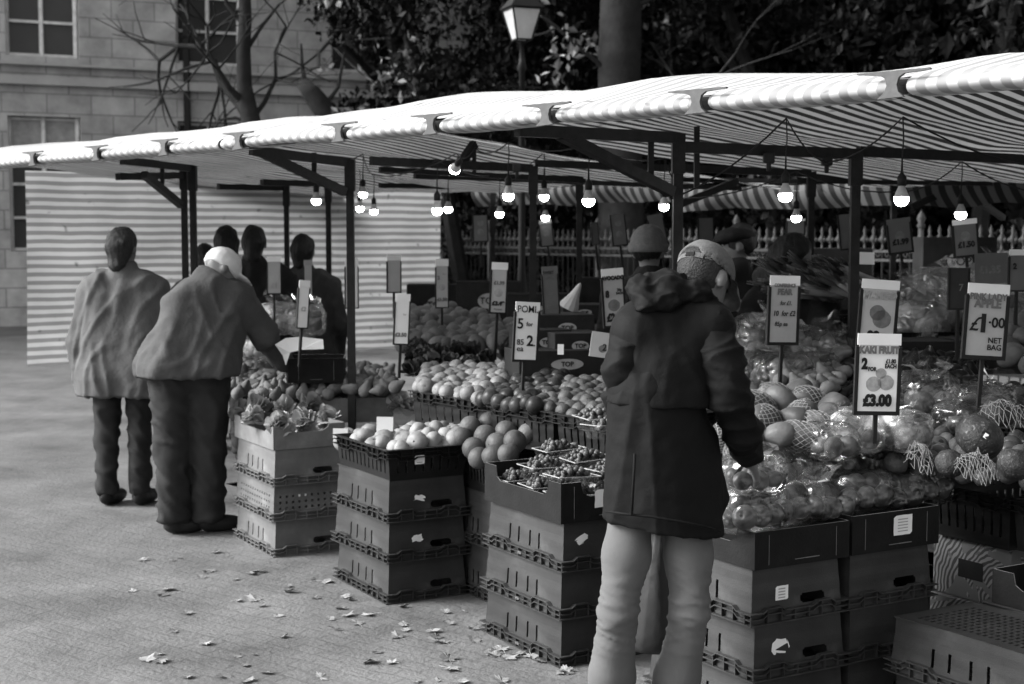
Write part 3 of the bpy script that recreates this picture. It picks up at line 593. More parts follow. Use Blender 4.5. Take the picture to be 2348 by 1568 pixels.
for lab, x, y, d in (('small lamp hanger block on the beam left of the tall post', 1762, 362, 6.5), ('lamp hanger block in the middle of the beam right of the brace', 1895, 368, 6.7), ('lamp hanger block at the thin middle frame', 1030 + 155, 385, 8.2)):
    P_ = at(x, y, d); m = MB(); m.box((0, 0, 0), (.05, .04, .05)); m.box((0, 0, -.04), (.02, .02, .04)); bevel(tag(m.build('junction_box', K['rubber'], None, loc=P_), lab, 'junction box'), .006)
# ================================================================== CRATES, TRAYS, CARDS
C30 = R(30); WV = Vector((math.cos(C30), math.sin(C30), 0)); LV = Vector((-math.sin(C30), math.cos(C30), 0))
def panel(m, w_, h_, th, holes, M):       # flat panel in local x,z with real openings; M maps (x, y, z)
    xs = sorted({0, w_} | {h[0] for h in holes} | {h[2] for h in holes}); zs = sorted({0, h_} | {h[1] for h in holes} | {h[3] for h in holes})
    xs = [q for q in xs if 0 <= q <= w_]; zs = [q for q in zs if 0 <= q <= h_]
    def void(i, j):
        if i < 0 or j < 0 or i >= len(xs) - 1 or j >= len(zs) - 1: return True
        cx, cz = (xs[i] + xs[i + 1]) / 2, (zs[j] + zs[j + 1]) / 2
        return any(a <= cx <= c and b <= cz <= d for a, b, c, d in holes)
    for i in range(len(xs) - 1):
        for j in range(len(zs) - 1):
            if void(i, j): continue
            x0, x1, z0, z1 = xs[i], xs[i + 1], zs[j], zs[j + 1]
            A = [(x0, 0, z0), (x1, 0, z0), (x1, 0, z1), (x0, 0, z1)]; B = [(x, th, z) for x, _, z in A]
            m.add([M(*v) for v in A], [(0, 1, 2, 3)]); m.add([M(*v) for v in B], [(3, 2, 1, 0)])
            for (di, dj), (p, q) in (((0, -1), (0, 1)), ((1, 0), (1, 2)), ((0, 1), (2, 3)), ((-1, 0), (3, 0))):
                if void(i + di, j + dj): m.add([M(*A[p]), M(*A[q]), M(*B[q]), M(*B[p])], [(3, 2, 1, 0)])
crate_cache = {}
def crate_parts(X, Y, H, inv, style):
    key = (X, Y, H, inv, style)
    if key in crate_cache: return crate_cache[key]
    m = MB(); tp = .013
    def wall(org, dx, dn, w_, holes):
        def M(x, y, z):
            f = (H - z) / H if not inv else z / H        # walls lean in away from the rim
            v = Vector(org) + Vector(dx) * (tp * f + x * (w_ - 2 * tp * f) / w_) + Vector(dn) * (tp * f + y + .0007 * math.sin(z * 105))
            return v + Vector((0, 0, z))
        zz = [H * q / 14 for q in range(1, 14)]
        panel(m, w_, H, .003, holes + [(-1, z, -.5, z) for z in zz], M)
    def slots(w_, xs_, a, b_, ww=.013): return [(x - ww / 2, a, x + ww / 2, b_) for x in xs_]
    fl = lambda a, b_: (a, b_) if inv else (H - b_, H - a)
    if style == 'slot':
        a, b_ = fl(.055, .118); L_ = slots(Y, [Y * q for q in (.30, .42, .57, .69)], a, b_)
        h0, h1 = fl(.05, .083); S_ = [(X * .56, h0, X * .56 + .095, h1)]; S_ += [(X * .56 - .008, h0 + .006, X * .56, h1 - .006), (X * .56 + .095, h0 + .006, X * .56 + .103, h1 - .006)]
        S2 = [(X - c, b, X - a, d) for a, b, c, d in S_]
    elif style == 'perf':
        L_ = [(x - .006, z, x + .006, z + .012) for x in [Y * q / 16 for q in range(2, 15)] for z in (H * .3, H * .46, H * .62)]
        S_ = [(x - .006, z, x + .006, z + .012) for x in [X * q / 11 for q in range(1, 11)] for z in (H * .3, H * .46, H * .62)]; S2 = S_
    else:   # open sided produce crate
        a, b_ = H * .22, H * .68
        L_ = slots(Y, [Y * q / 13 for q in range(1, 13)], a, b_, .012); S_ = slots(X, [X * q / 9 for q in range(1, 9)], a, b_, .012); S2 = S_
    wall((0, Y, 0), (0, -1, 0), (1, 0, 0), Y, L_); wall((X, 0, 0), (0, 1, 0), (-1, 0, 0), Y, L_)
    wall((0, 0, 0), (1, 0, 0), (0, 1, 0), X, S_); wall((X, Y, 0), (-1, 0, 0), (0, -1, 0), X, S2)
    wallm = m.mesh('shell')
    m = MB(); zb = H - .004 if inv else .001
    holes = []
    nx, ny = int((X - .09) / .034), int((Y - .09) / .026)
    for i in range(nx):
        for j in range(ny):
            x0 = .045 + tp + i * (X - .09 - 2 * tp) / nx; y0 = .045 + tp + j * (Y - .09 - 2 * tp) / ny; holes.append((x0, y0, x0 + .022, y0 + .012))
    # grid of the base, with slanted openings
    panel(m, X - 2 * tp, Y - 2 * tp, .004, [(a - tp, b_ - tp, c - tp, d - tp) for a, b_, c, d in holes], lambda x, y, z: Vector((tp + x + .012 * math.sin(z * 8), tp + z, zb + y)))
    basem = m.mesh('base_grid')
    m = MB(); per = []; N = 26
    corners = [(0, 0), (X, 0), (X, Y), (0, Y)]
    for c in range(4):
        p, q = Vector(corners[c]), Vector(corners[(c + 1) % 4]); n = max(14, int((q - p).length / .02))
        for i in range(n): per.append(((p + (q - p) * i / n), i / n))
    ctr = Vector((X / 2, Y / 2)); k = len(per)
    def wav(f):
        wv = 1 if .12 < f < .33 or .67 < f < .88 else 0
        return .013 * wv
    levels = (.0, .018, .038)
    for li, z in enumerate(levels):
        o0, o1 = -.002, .017 if li != 1 else .013
        vs = []
        for p, f in per:
            d = Vector((max(-1, min(1, (p.x - ctr.x) / (X / 2))), max(-1, min(1, (p.y - ctr.y) / (Y / 2))))); ex = Vector((d.x if abs(d.x) > .999 else 0, d.y if abs(d.y) > .999 else 0))
            zz = z + (wav(f) if li else 0) + .001; zz = zz if inv else H - zz - .004
            for oo, dz in ((o0, 0), (o1, 0), (o1, .004), (o0, .004)): vs.append((p.x + ex.x * oo, p.y + ex.y * oo, zz + dz))
        fs = []
        for i in range(k):
            j = (i + 1) % k
            for a in range(4): b_ = (a + 1) % 4; fs.append((i * 4 + a, j * 4 + a, j * 4 + b_, i * 4 + b_))
        m.add(vs, fs)
    for i in range(0, k, 3):
        p, f = per[i]; ex = Vector((-1 if p.x < 1e-4 else (1 if p.x > X - 1e-4 else 0), -1 if p.y < 1e-4 else (1 if p.y > Y - 1e-4 else 0)))
        zz = .02 + wav(f) / 2; zz = zz if inv else H - zz
        m.box((p.x + ex.x * .007, p.y + ex.y * .007, zz), (.003 if ex.y else .014, .003 if ex.x else .014, .036 + wav(f)))
    rimm = m.mesh('rim')
    crate_cache[key] = (wallm, basem, rimm); return crate_cache[key]
def crate(label, corner, z, X=.4, Y=.6, H=.19, inv=True, style='slot', m='crate', rot=C30, group=None, grid=True, jit=.006):
    t = thing('plastic_crate', label, 'crate', (corner[0] + random.uniform(-jit, jit), corner[1] + random.uniform(-jit, jit), z), rot + random.uniform(-.012, .012) * (jit > 0), group)
    a, b_, c = crate_parts(X, Y, H, inv, style)
    for n, me in (('shell', a), ('base_grid', b_), ('rim', c)):
        if n == 'base_grid' and not grid: continue
        if (m, me.name) and (not me.materials): me.materials.append(K[m])
        o = link(n, me, None, t)
        if me.materials[0] != K[m]: o.material_slots[0].link = 'OBJECT'; o.material_slots[0].material = K[m]
    return t
def sticker(t, cx, z, w_, h_, face='S', parent_y=0, tilt=0, torn=False, lines=3, name='paper_label'):
    m = MB(); rs = random.Random(int(cx * 1000 + z * 77)); n = 18; pts = []
    for i in range(n):
        a = i / n * 4; s_ = int(a); f = a - s_; c = [(-.5, -.5), (.5, -.5), (.5, .5), (-.5, .5)]; p = c[s_]; q = c[(s_ + 1) % 4]
        x, y = p[0] + (q[0] - p[0]) * f, p[1] + (q[1] - p[1]) * f; j = .16 if torn else .01
        pts.append(((x + rs.uniform(-j, j)) * w_, (y + rs.uniform(-j, j)) * h_))
    Mt = Matrix.Translation((cx, -.0035 + parent_y, z)) @ Matrix.Rotation(tilt, 4, 'Y')
    if face == 'L': Mt = Matrix.Translation((-.0035 + parent_y, cx, z)) @ Matrix.Rotation(R(-90), 4, 'Z') @ Matrix.Rotation(tilt, 4, 'Y')
    vs = [Mt @ Vector((x, -.003 * abs(math.sin(i)) * torn, y)) for i, (x, y) in enumerate(pts)]
    m.add(vs, [tuple(range(n))]); o = m.build(name, K['paper'], t)
    if lines:
        g_ = MB()
        for i in range(lines):
            zz = (.3 - .6 * i / max(1, lines - 1)) * h_; g_.add([Mt @ Vector((a * w_, -.0015, zz + b_)) for a, b_ in ((-.3, -.002), (.25, -.002), (.25, .002), (-.3, .002))], [(0, 1, 2, 3)])
        g_.build('print', K['softink'], o)
    return o
def tray(label, corner, z, X=.4, Y=.6, H=.15, m='card', rot=C30, low=.45, cut=('L',), group=None, lip=True):
    t = thing('card_tray', label, 'box', (corner[0], corner[1], z), rot, group); mb = MB(); ed = MB(); th = .005
    def wl(org, dx, dn, w_, kind):
        cutp = kind in cut; prof = [(0, H), (w_, H)] if not cutp else [(0, H), (.09, H), (.1, H * low + .015), (.13, H * low), (w_ - .13, H * low), (w_ - .1, H * low + .015), (w_ - .09, H), (w_, H)]
        o = Vector(org); dx = Vector(dx); dn = Vector(dn); n = len(prof)
        A = [o + dx * x for x, _ in prof]; B = [o + dx * x + Vector((0, 0, h)) for x, h in prof]
        for i in range(n - 1):
            mb.add([A[i], A[i + 1], B[i + 1], B[i]], [(0, 1, 2, 3)]); mb.add([v + dn * th for v in (A[i], A[i + 1], B[i + 1], B[i])], [(3, 2, 1, 0)])
            ed.add([B[i] + Vector((0, 0, .001)), B[i + 1] + Vector((0, 0, .001)), B[i + 1] + dn * th + Vector((0, 0, .001)), B[i] + dn * th + Vector((0, 0, .001))], [(0, 1, 2, 3)])
    wl((0, Y, 0), (0, -1, 0), (1, 0, 0), Y, 'L'); wl((X, 0, 0), (0, 1, 0), (-1, 0, 0), Y, 'R'); wl((0, 0, 0), (1, 0, 0), (0, 1, 0), X, 'F'); wl((X, Y, 0), (-1, 0, 0), (0, -1, 0), X, 'B')
    mb.box((X / 2, Y / 2, .006), (X - .01, Y - .01, .008)); mb.build('carton', K[m], t)
    for (x, y) in ((.06, -.0008), (X - .06, -.0008)):      # corner flap seams
        ed.box((x, y, H * .5), (.0016, .001, H * .8))
    ed.box((X / 2, -.0008, .02), (.07, .001, .002)); ed.build('cut_edge', K['cardedge'], t); return t
def cor(x, y, d): p = at(x, y, d); return Vector((p.x, p.y, 0))
NUM = ['bottom', 'middle', 'top']
A0 = Vector((.19, 5.37, 0)); B0_ = Vector((.795, 4.61, 0)); B1_ = B0_ + WV * .425 + LV * .0; C0 = Vector((-.56, 6.32, 0)); D0 = Vector((-1.23, 7.27, 0))
def stack(c0, words, n=3, m='crate', styles=None, off=.185):
    out = []
    for i in range(n): out.append(crate(NUM[i + (3 - n)].replace('bottom', 'bottom') + ' upturned plastic crate of the stack ' + words if n == 3 else ('bottom', 'top')[i] + ' upturned plastic crate of the stack ' + words, c0, i * off, style=(styles or ['slot'] * 3)[i], m=m, group='upturned plastic crates stacked as stands'))
    return out
sA = stack(A0, 'under the tray of grape punnets'); sB = stack(B0_, 'nearest the stooping man, under the bagged fruit'); sB2 = stack(B1_, 'under the box with a square white label')
sC = stack(C0, 'under the crate of pale round fruit', m='crate'); sD = stack(D0, 'farthest left, beside the bending man', m='crate_l', styles=['slot', 'perf', 'slot'])
for t, a in zip(sA, ((.1, .13), (.1, .12), None)):
    pass
sticker(sA[2], .09, .12, .05, .03, torn=True, tilt=-.4, lines=0, name='label_scrap', parent_y=.012)
sticker(sB[2], .135, .095, .055, .05, parent_y=.009, lines=4); sticker(sB[1], .12, .1, .06, .055, torn=True, parent_y=.012, lines=0, tilt=.3, name='label_scrap')
sticker(sC[2], .16, .1, .05, .025, torn=True, parent_y=.01, lines=0, tilt=.2, name='label_scrap'); sticker(sC[1], .15, .1, .055, .03, torn=True, parent_y=.01, lines=0, name='label_scrap'); sticker(sD[1], .16, .13, .055, .05, parent_y=.014, lines=0, tilt=.15)
for t in sA:  # small moulded maker's plate on the long rim
    for q in (1,): 
        o = text_mesh('4:2h', .016, .0005); o.transform(Matrix.Translation((-.019, .3, .022)) @ Matrix.Rotation(R(-90), 4, 'Z')); link('moulded_mark', o, K['greyink'], t)
# lower crates by the right edge
EF = Vector((1.29, 4.74, 0)); E0c = EF - LV * .6
sE = stack(E0c, 'with its mesh base up in the right corner', 2, off=.185)
sE2 = stack(E0c + WV * .415, 'at the right edge, under the small black box', 2, off=.185)
bx = tray('small black card box with a folded corner on the mesh topped crates at right', E0c + WV * .425 + LV * .05, .374, X=.22, Y=.5, H=.12, cut=('F', 'L'), low=.55)
sticker(bx, .1, .065, .07, .05)
sticker(bx, .16, .06, .08, .045, face='L', lines=0)
# ---- card tray with grapes on stack A
tA = tray('black card tray of grape punnets with one low side, on the leftmost black stack', A0 - WV * .01 - LV * .01, .56, .42, .6, .155, cut=('L', 'F'), low=.62)
# F side of that tray stays nearly full height
sticker(tA, .2, .085, .095, .07, parent_y=0, lines=0)
tB = tray('black card box of bagged fruit nearest the stooping man', B0_ - WV * .005 - LV * .01, .56, .415, .6, .125, cut=('L',), low=.6)
tB2 = tray('black card box with a square white label, right of its twin', B1_ - LV * .005 + WV * .003, .56, .415, .6, .135, cut=('R',), low=.6)
sticker(tB2, .235, .085, .088, .07, lines=5)
for bxx in (tB, tB2): MB().box((.25, -.001, .02), (.06, .0015, .003)).build('slot_mark', K['cardedge'], bxx)
# crates of fruit on C and the card tray on D
cC = crate('dark open fruit crate with a small white label, filled with pale round fruit', C0, .557, H=.145, inv=False, style='open', m='black', grid=True)
sticker(cC, .155, .09, .05, .04, lines=2); 
tD = tray('grey card tray of pale leafy heads on the farthest left stack', D0, .557, .4, .6, .12, m='cardg', cut=('F', 'L'), low=.7)
# ---- stepped bench of planks and trestles behind the front stacks
UD = Vector((-math.sin(R(40)), math.cos(R(40)), 0)); VD = Vector((math.cos(R(40)), math.sin(R(40)), 0)); ORG = Vector((.55, 5.55, 0))
def bench(label, u0, u1, v0, v1, z):
    b = ORG + UD * u0 + VD * v0; t = thing('trestle_bench', label, 'market bench', b, rot=R(40), group='plank benches under the produce')
    n = 4; wd = (v1 - v0) / n
    m = MB()
    for i in range(n): m.box(((i + .5) * wd, (u1 - u0) / 2, -.015), (wd - .008, u1 - u0, .03))
    m.build('planks', K['wood'], t)
    k = max(2, int((u1 - u0) / 1.1) + 1)
    for i in range(k):
        y = .1 + (u1 - u0 - .2) * i / (k - 1); m = MB(); m.bar((.04, y, -.06), (v1 - v0 - .04, y, -.06), .05, .05)
        for x in (.08, v1 - v0 - .08): m.bar((x, y, -.08), (x, y, -z), .045, .045, up=(0, 1, 0))
        m.build('trestle', K['wood'], t)
bench('low plank bench in shade behind the front crates', -1.15, 4.6, .62, 1.35, .66)
bench('higher plank bench in shade behind the citrus trays', -2.2, 5.2, 1.42, 2.45, .82)
bench('rear plank bench in shade, carrying boxes and bagged roots', -2.6, 5.6, 2.9, 4.3, .98)

# ================================================================== FRUIT
def fruit_mesh(name, prof, n=20, bump=0, seed=0):
    me = MB().lathe(prof, n).mesh(name, True)
    if bump:
        for v in me.vertices: v.co += v.co.normalized() * bump * noise.noise(v.co * 40 + Vector((seed, 0, 0)))
    return me
def sph(r, dim=.12, k=14, squash=1): return [(0, -r * squash * (1 - dim * .4))] + [(r * math.sin(math.pi * i / k), -r * squash * math.cos(math.pi * i / k) * (1 - dim * math.exp(-((min(i, k - i)) / 1.6) ** 2))) for i in range(1, k)] + [(0, r * squash * (1 - dim))]
def pear(r): return [(0, -r), (r * .45, -r * .95), (r * .85, -r * .55), (r, -r * .05), (r * .9, r * .4), (r * .62, r * .85), (r * .42, r * 1.25), (r * .3, r * 1.55), (.1 * r, r * 1.7), (0, r * 1.7)]
def oval(r, e=1.35): return [(0, -r * e)] + [(r * math.sin(math.pi * i / 12) * (1 - .12 * math.cos(math.pi * i / 12)), -r * e * math.cos(math.pi * i / 12)) for i in range(1, 12)] + [(0, r * e)]
FM = {}; K['stemm'] = mat('dry_stem', .02, .8)
def fm(kind, prof, m, bump=.002):
    L_ = []
    for s_ in range(3):
        me = fruit_mesh(kind, prof, 18, bump, s_ * 9); 
        if kind in ('potato', 'papaya', 'avocado', 'ginger'):
            for v in me.vertices: v.co += Vector((1, 1, .6)) * .22 * prof[6][0] * noise.noise(v.co * 14 + Vector((s_ * 5, 0, 0)))
        me.materials.append(K[m]); me.materials.append(K['stemm'])
        if kind in ('orange', 'grapefruit', 'mandarin', 'plum', 'apple', 'kaki', 'pear', 'onion'):
            top = max(v.co.z for v in me.vertices); bm = bmesh.new(); bm.from_mesh(me); r_ = prof[6][0] * (.3 if kind == 'kaki' else .11)
            n = 7; vs = [bm.verts.new((math.cos(6.283 * i / n) * r_ * random.uniform(.7, 1.2), math.sin(6.283 * i / n) * r_ * random.uniform(.7, 1.2), top * (.97 if kind != 'kaki' else .99))) for i in range(n)]; c_ = bm.verts.new((0, 0, top * 1.04))
            for i in range(n): f_ = bm.faces.new((vs[i], vs[(i + 1) % n], c_)); f_.material_index = 1
            bm.to_mesh(me); bm.free()
        L_.append(me)
    FM[kind] = L_
fm('orange', sph(.036), 'orange', .0008); fm('grapefruit', sph(.049), 'orange', .001); fm('plum', sph(.033, .1), 'darkf'); fm('mandarin', sph(.031, .2, squash=.85), 'mid'); fm('apple', sph(.038, .3, squash=.9), 'mid', .002)
fm('pale_melon', sph(.052, .08), 'pale', .004); fm('onion', sph(.05, .1, squash=.85), 'pale', .005); fm('potato', oval(.036, 1.4), 'potato', 0); fm('avocado', pear(.038), 'aub', 0); fm('pear', pear(.034), 'potato', .001); fm('papaya', oval(.056, 1.5), 'orange', 0); fm('melon', sph(.088, .06, squash=.86), 'darkf', .006); fm('kaki', sph(.041, .18, squash=.82), 'orange', .001)
K['melonp'] = mat('netted_melon_rind', .028, .5, .5, 22, .6, 90, spots=2.5, sscale=70)
for q in FM['melon']: q.materials.clear(); q.materials.append(K['melonp'])
stem_mesh = None
def fruit(kind, name, p, label, cat, group, sc=1, rot=None):
    o = bpy.data.objects.new(name, random.choice(FM[kind])); col.objects.link(o); o.location = p
    o.rotation_euler = rot if rot is not None else (random.gauss(0, .9), random.gauss(0, .9), random.uniform(0, 6.3)); s_ = sc * random.uniform(.9, 1.08); o.scale = (s_, s_, s_ * random.uniform(.95, 1.05))
    return tag(o, label, cat, group)
ORD = 'first second third fourth fifth sixth seventh eighth ninth tenth eleventh twelfth thirteenth fourteenth fifteenth sixteenth seventeenth eighteenth nineteenth twentieth'.split() + ['twenty ' + q for q in 'first second third fourth fifth sixth seventh eighth ninth tenth'.split()]
SHORT = {'pale melons under the top layer': 'pale melon beneath the top layer', 'potatoes crowning the rear heap': 'knobbly potato crowning the rear heap', 'pale oranges in the left crate of the middle row': 'pale orange in the left middle crate', 'dark round fruit in the centre crate of the middle row': 'dark round fruit in centre crate', 'oranges in the crate beside the stooping man': 'grey orange in crate beside the parka',
 'pale melons on the middle front stack': 'pale melon on middle front stack', 'potatoes heaped at the rear': 'knobbly potato in rear heap', 'grey roots beside the potatoes': 'grey root beside the potatoes', 'pears behind the left stack': 'pear in heap behind left stack', 'pears left of the oranges': 'grey pear left of the oranges',
 'kaki fruit in the right hand heap': 'kaki fruit right of its card', 'kaki fruit under the price card': 'kaki fruit below its card', 'apples at the right edge': 'dark apple at right edge', 'apples under the apple price card': 'dark apple below apple card', 'avocados behind the kaki card': 'black avocado behind kaki card', 'small pears behind the papayas': 'small pear behind the papayas', 'pale roots at the right edge': 'pale root at right edge'}
def pile(kind, name, q, r, label, cat, group, sc=1, jit=.25, up=0, skip=0, layers=1):
    """q: four spots of the pile's sloping face: near-left, near-right, far-right, far-left"""
    P = [at(*v) for v in q]; n = 0
    for ly in range(layers):
        hgt = max(1, round(((P[3] - P[0]).length + (P[2] - P[1]).length) / 2 / (r * 1.72)))
        for j in range(hgt + 1):
            f = j / hgt; a, b_ = P[0].lerp(P[3], f), P[1].lerp(P[2], f); k = max(1, round((b_ - a).length / (r * 1.98)))
            for i in range(k + 1 - (j % 2)):
                g_ = (i + .5 * (j % 2)) / k
                if random.random() < skip: continue
                p = a.lerp(b_, g_) + Vector((random.uniform(-jit, jit) * r, random.uniform(-jit, jit) * r, random.uniform(-.2, .5) * r - ly * r * 1.5 + up))
                fruit(kind, name, p, '%s, %s from left, %s row up' % (SHORT.get(group, group), ORD[min(i, 29)], ORD[j]), cat, group, sc); n += 1
    return n
def rimcrate(label, a, b_, depth, H, m='black', z=None, style='open'):
    """open crate whose front top edge runs from a to b (points), `depth` deep"""
    a = Vector(a); b_ = Vector(b_); d = b_ - a; rot = math.atan2(d.y, d.x); zt_ = (a.z + b_.z) / 2
    t = thing('produce_crate', label, 'crate', (a.x, a.y, zt_ - H), rot)
    L_ = round(math.hypot(d.x, d.y), 3)
    for n, me in zip(('shell', 'base_grid', 'rim'), crate_parts(L_, depth, H, False, style)):
        if not me.materials: me.materials.append(K[m])
        link(n, me, None, t)
    return t
# citrus trays, middle
ca = at(945, 897, 7.2); cb = at(1112, 918, 6.68); cc_ = at(1122, 922, 6.6); cd_ = at(1268, 944, 6.22); ce = at(1276, 947, 6.2); cf = at(1420, 968, 5.9)
rimcrate('black slotted crate of the palest citrus, left of three in the middle row', ca, cb, .6, .19); rimcrate('black slotted crate of mixed citrus, centre of three in the middle row', cc_, cd_, .6, .19); rimcrate('black slotted crate of small dark citrus, right of three beside the stooping man', ce, cf, .6, .19)
pile('orange', 'orange', ((960, 893, 7.2), (1100, 915, 6.75), (1195, 850, 7.5), (985, 848, 8.0)), .043, 'pale shining orange in the left crate of the middle row', 'orange', 'pale oranges in the left crate of the middle row', 1.2)
for o in [q for q in col.objects if q.get('group', '').startswith('pale oranges')]: o.material_slots[0].link = 'OBJECT'; o.material_slots[0].material = K['pale2'] if 'pale2' in K else K.setdefault('pale2', mat('pale_orange_peel', .14, .45, .3, 6, .3, 170, rnd=.3))
pile('plum', 'dark_citrus', ((1112, 918, 6.7), (1225, 938, 6.3), (1300, 858, 7.1), (1180, 862, 7.45)), .042, 'dark round fruit in the centre crate of the middle row', 'fruit', 'dark round fruit in the centre crate of the middle row', 1.25)
pile('orange', 'small_orange', ((1215, 932, 6.4), (1425, 966, 5.95), (1425, 862, 6.7), (1250, 885, 6.95)), .037, 'mid grey orange in the right crate beside the stooping man', 'orange', 'oranges in the crate beside the stooping man', 1.03)
OR = ORD
def ordered(objs, kind, where, rows=3):
    'objs: (object, x, y) in the photo; labels them row by row from the left'
    objs = sorted(objs, key=lambda q: q[2]); n = len(objs); per = -(-n // rows); names = {2: ('upper', 'lower'), 3: ('upper', 'middle', 'lower')}[rows]
    for r in range(rows):
        for k, (o, x, y) in enumerate(sorted(objs[r * per:(r + 1) * per], key=lambda q: q[1])): o['label'] = '%s, %s from the left in the %s row %s' % (kind, OR[k], names[r], where)
# big grapefruit by the grape tray
GO = []; GL = 'large grapefruit heaped between the pale fruit crate and the grape tray'
for x, y, d in ((1078, 978, 6.3), (1122, 968, 6.35), (1160, 990, 6.15), (1198, 962, 6.4), (1212, 993, 6.1), (1085, 1028, 6.0), (1112, 1000, 6.15), (1140, 1018, 5.98), (1130, 1045, 5.85), (1180, 1012, 5.95), (1060, 1003, 6.25), (1098, 1050, 5.9), (1165, 1040, 5.8)):
    GO.append((fruit('grapefruit', 'grapefruit', at(x, y, d + .3), GL, 'grapefruit', 'grapefruit heaped beside the grape tray', 1.04), x, y))
ordered(GO, 'large grapefruit', 'beside the grape tray')
crate('black crate under the grapefruit, between two front stacks', (-.10, 6.35), .49, X=.34, Y=.4, H=.2, inv=False, style='open', m='black'); 
crate('upturned crate carrying the grapefruit crate, lower of two', (-.10, 6.35), .0, X=.34, Y=.4, H=.243, m='crate'); crate('upturned crate carrying the grapefruit crate, upper of two', (-.10, 6.35), .245, X=.34, Y=.4, H=.243, m='crate')
# pale fruit on C
pile('onion', 'pale_melon', ((915, 1030, 6.45), (1080, 1010, 6.6), (1050, 985, 7.0), (800, 1000, 7.0)), .05, 'pale round melon heaped on the middle front stack', 'melon', 'pale melons on the middle front stack', 1.0)
pile('onion', 'pale_melon', ((905, 1040, 6.45), (1075, 1022, 6.6), (1050, 1000, 7.0), (780, 1012, 7.0)), .05, '', 'melon', 'pale melons under the top layer', .95)
for x, y, d, q in ((960, 990, 6.75, 'left'), (1000, 985, 6.8, 'right'), (985, 1000, 6.6, 'front')): fruit('onion', 'pale_melon', at(x, y, d), 'pale round melon topping the heap, %s one of three' % q, 'melon', 'pale melons topping the heap')
# leafy heads
def leafy(name, r, n, rs, m):
    V = []; F = []
    for i in range(n):
        a = rs.uniform(0, 6.28); ph = rs.uniform(.1, 1.4); d = Vector((math.cos(a) * math.sin(ph), math.sin(a) * math.sin(ph), math.cos(ph))); L_ = r * rs.uniform(.8, 1.1); wd = r * rs.uniform(.35, .6); sd_ = d.cross(Vector((0, 0, 1))).normalized(); k = len(V)
        for j in range(6):
            for q in range(5):
                f = j / 5; c = d * L_ * f + Vector((0, 0, r * .35 * f * f * (.5 - ph))) ; s_ = (q / 4 - .5) * 2 * wd * math.sin(math.pi * min(1, f * .8 + .12)); V.append(tuple(c + sd_ * s_ + d.cross(sd_) * (abs(s_) * .5 + .12 * r * noise.noise(Vector((s_ * 60, f * 7, i)))) + d * r * .08 * noise.noise(Vector((q * 2, i, j)))))
        for j in range(5):
            for q in range(4): F.append((k + j * 5 + q, k + j * 5 + q + 1, k + (j + 1) * 5 + q + 1, k + (j + 1) * 5 + q))
    me = bpy.data.meshes.new(name); me.from_pydata(V, [], F); smooth(me); me.materials.append(K[m]); return me
HO = []; LH = [leafy('leafy_head', .085, 34, random.Random(i), 'leafp') for i in range(3)]; LG = [leafy('leafy_head', .085, 30, random.Random(i + 9), 'leaf') for i in range(3)]
def head(ms, p, label, group, sc=1, name='leafy_head'):
    return _head(ms, p, label, group, sc, name)
def _head(ms, p, label, group, sc, name):
    o = bpy.data.objects.new(name, random.choice(ms)); col.objects.link(o); o.location = p; o.rotation_euler = (random.gauss(0, .35), random.gauss(0, .35), random.uniform(0, 6.28)); o.scale = (sc,) * 3; return tag(o, label, 'vegetable', group)
for x, y, d in ((580, 955, 7.45), (640, 968, 7.35), (700, 965, 7.5), (755, 955, 7.7), (595, 935, 7.8), (655, 935, 7.8), (715, 930, 8.0), (610, 915, 8.2), (670, 915, 8.3), (560, 945, 7.9), (770, 930, 8.2), (805, 915, 8.5), (740, 905, 8.6), (840, 925, 8.3), (880, 905, 8.5), (915, 925, 8.0)):
    HO.append((head(LH, at(x, y + 8, d), 'pale frilly leafy head', 'pale leafy heads on the left stack', random.uniform(.9, 1.15)), x, y))
ordered(HO, 'pale frilly leafy head', 'on the left stack')
LO = []
for i in range(34):
    f = random.random(); g_ = random.random(); p = at(930, 860, 7.9).lerp(at(1245, 835, 7.6), f).lerp(at(950, 800, 9).lerp(at(1240, 800, 8.8), f), g_)
    LO.append((head(LG, p, 'dark leafy bunch', 'dark leafy bunches behind the oranges', random.uniform(.8, 1.1)), p.x / p.y, -p.z / p.y))
ordered(LO, 'dark leafy bunch', 'behind the oranges')
# potatoes / pale lumps far middle
pile('potato', 'potato', ((930, 792, 9.0), (1165, 790, 8.8), (1120, 730, 9.9), (945, 720, 10)), .052, 'pale knobbly potato heaped at the rear of the middle stall', 'potato', 'potatoes heaped at the rear', 1.35, .4, layers=1)
pile('potato', 'potato', ((990, 745, 9.5), (1060, 745, 9.5), (1050, 716, 9.9), (1000, 712, 9.9)), .052, '', 'potato', 'potatoes crowning the rear heap', 1.35, .4)
pile('potato', 'sweet_potato', ((1165, 780, 9.0), (1240, 775, 8.9), (1240, 752, 9.4), (1175, 750, 9.5)), .05, 'grey root heaped beside the pale potatoes', 'root', 'grey roots beside the potatoes', 1.2, .4)
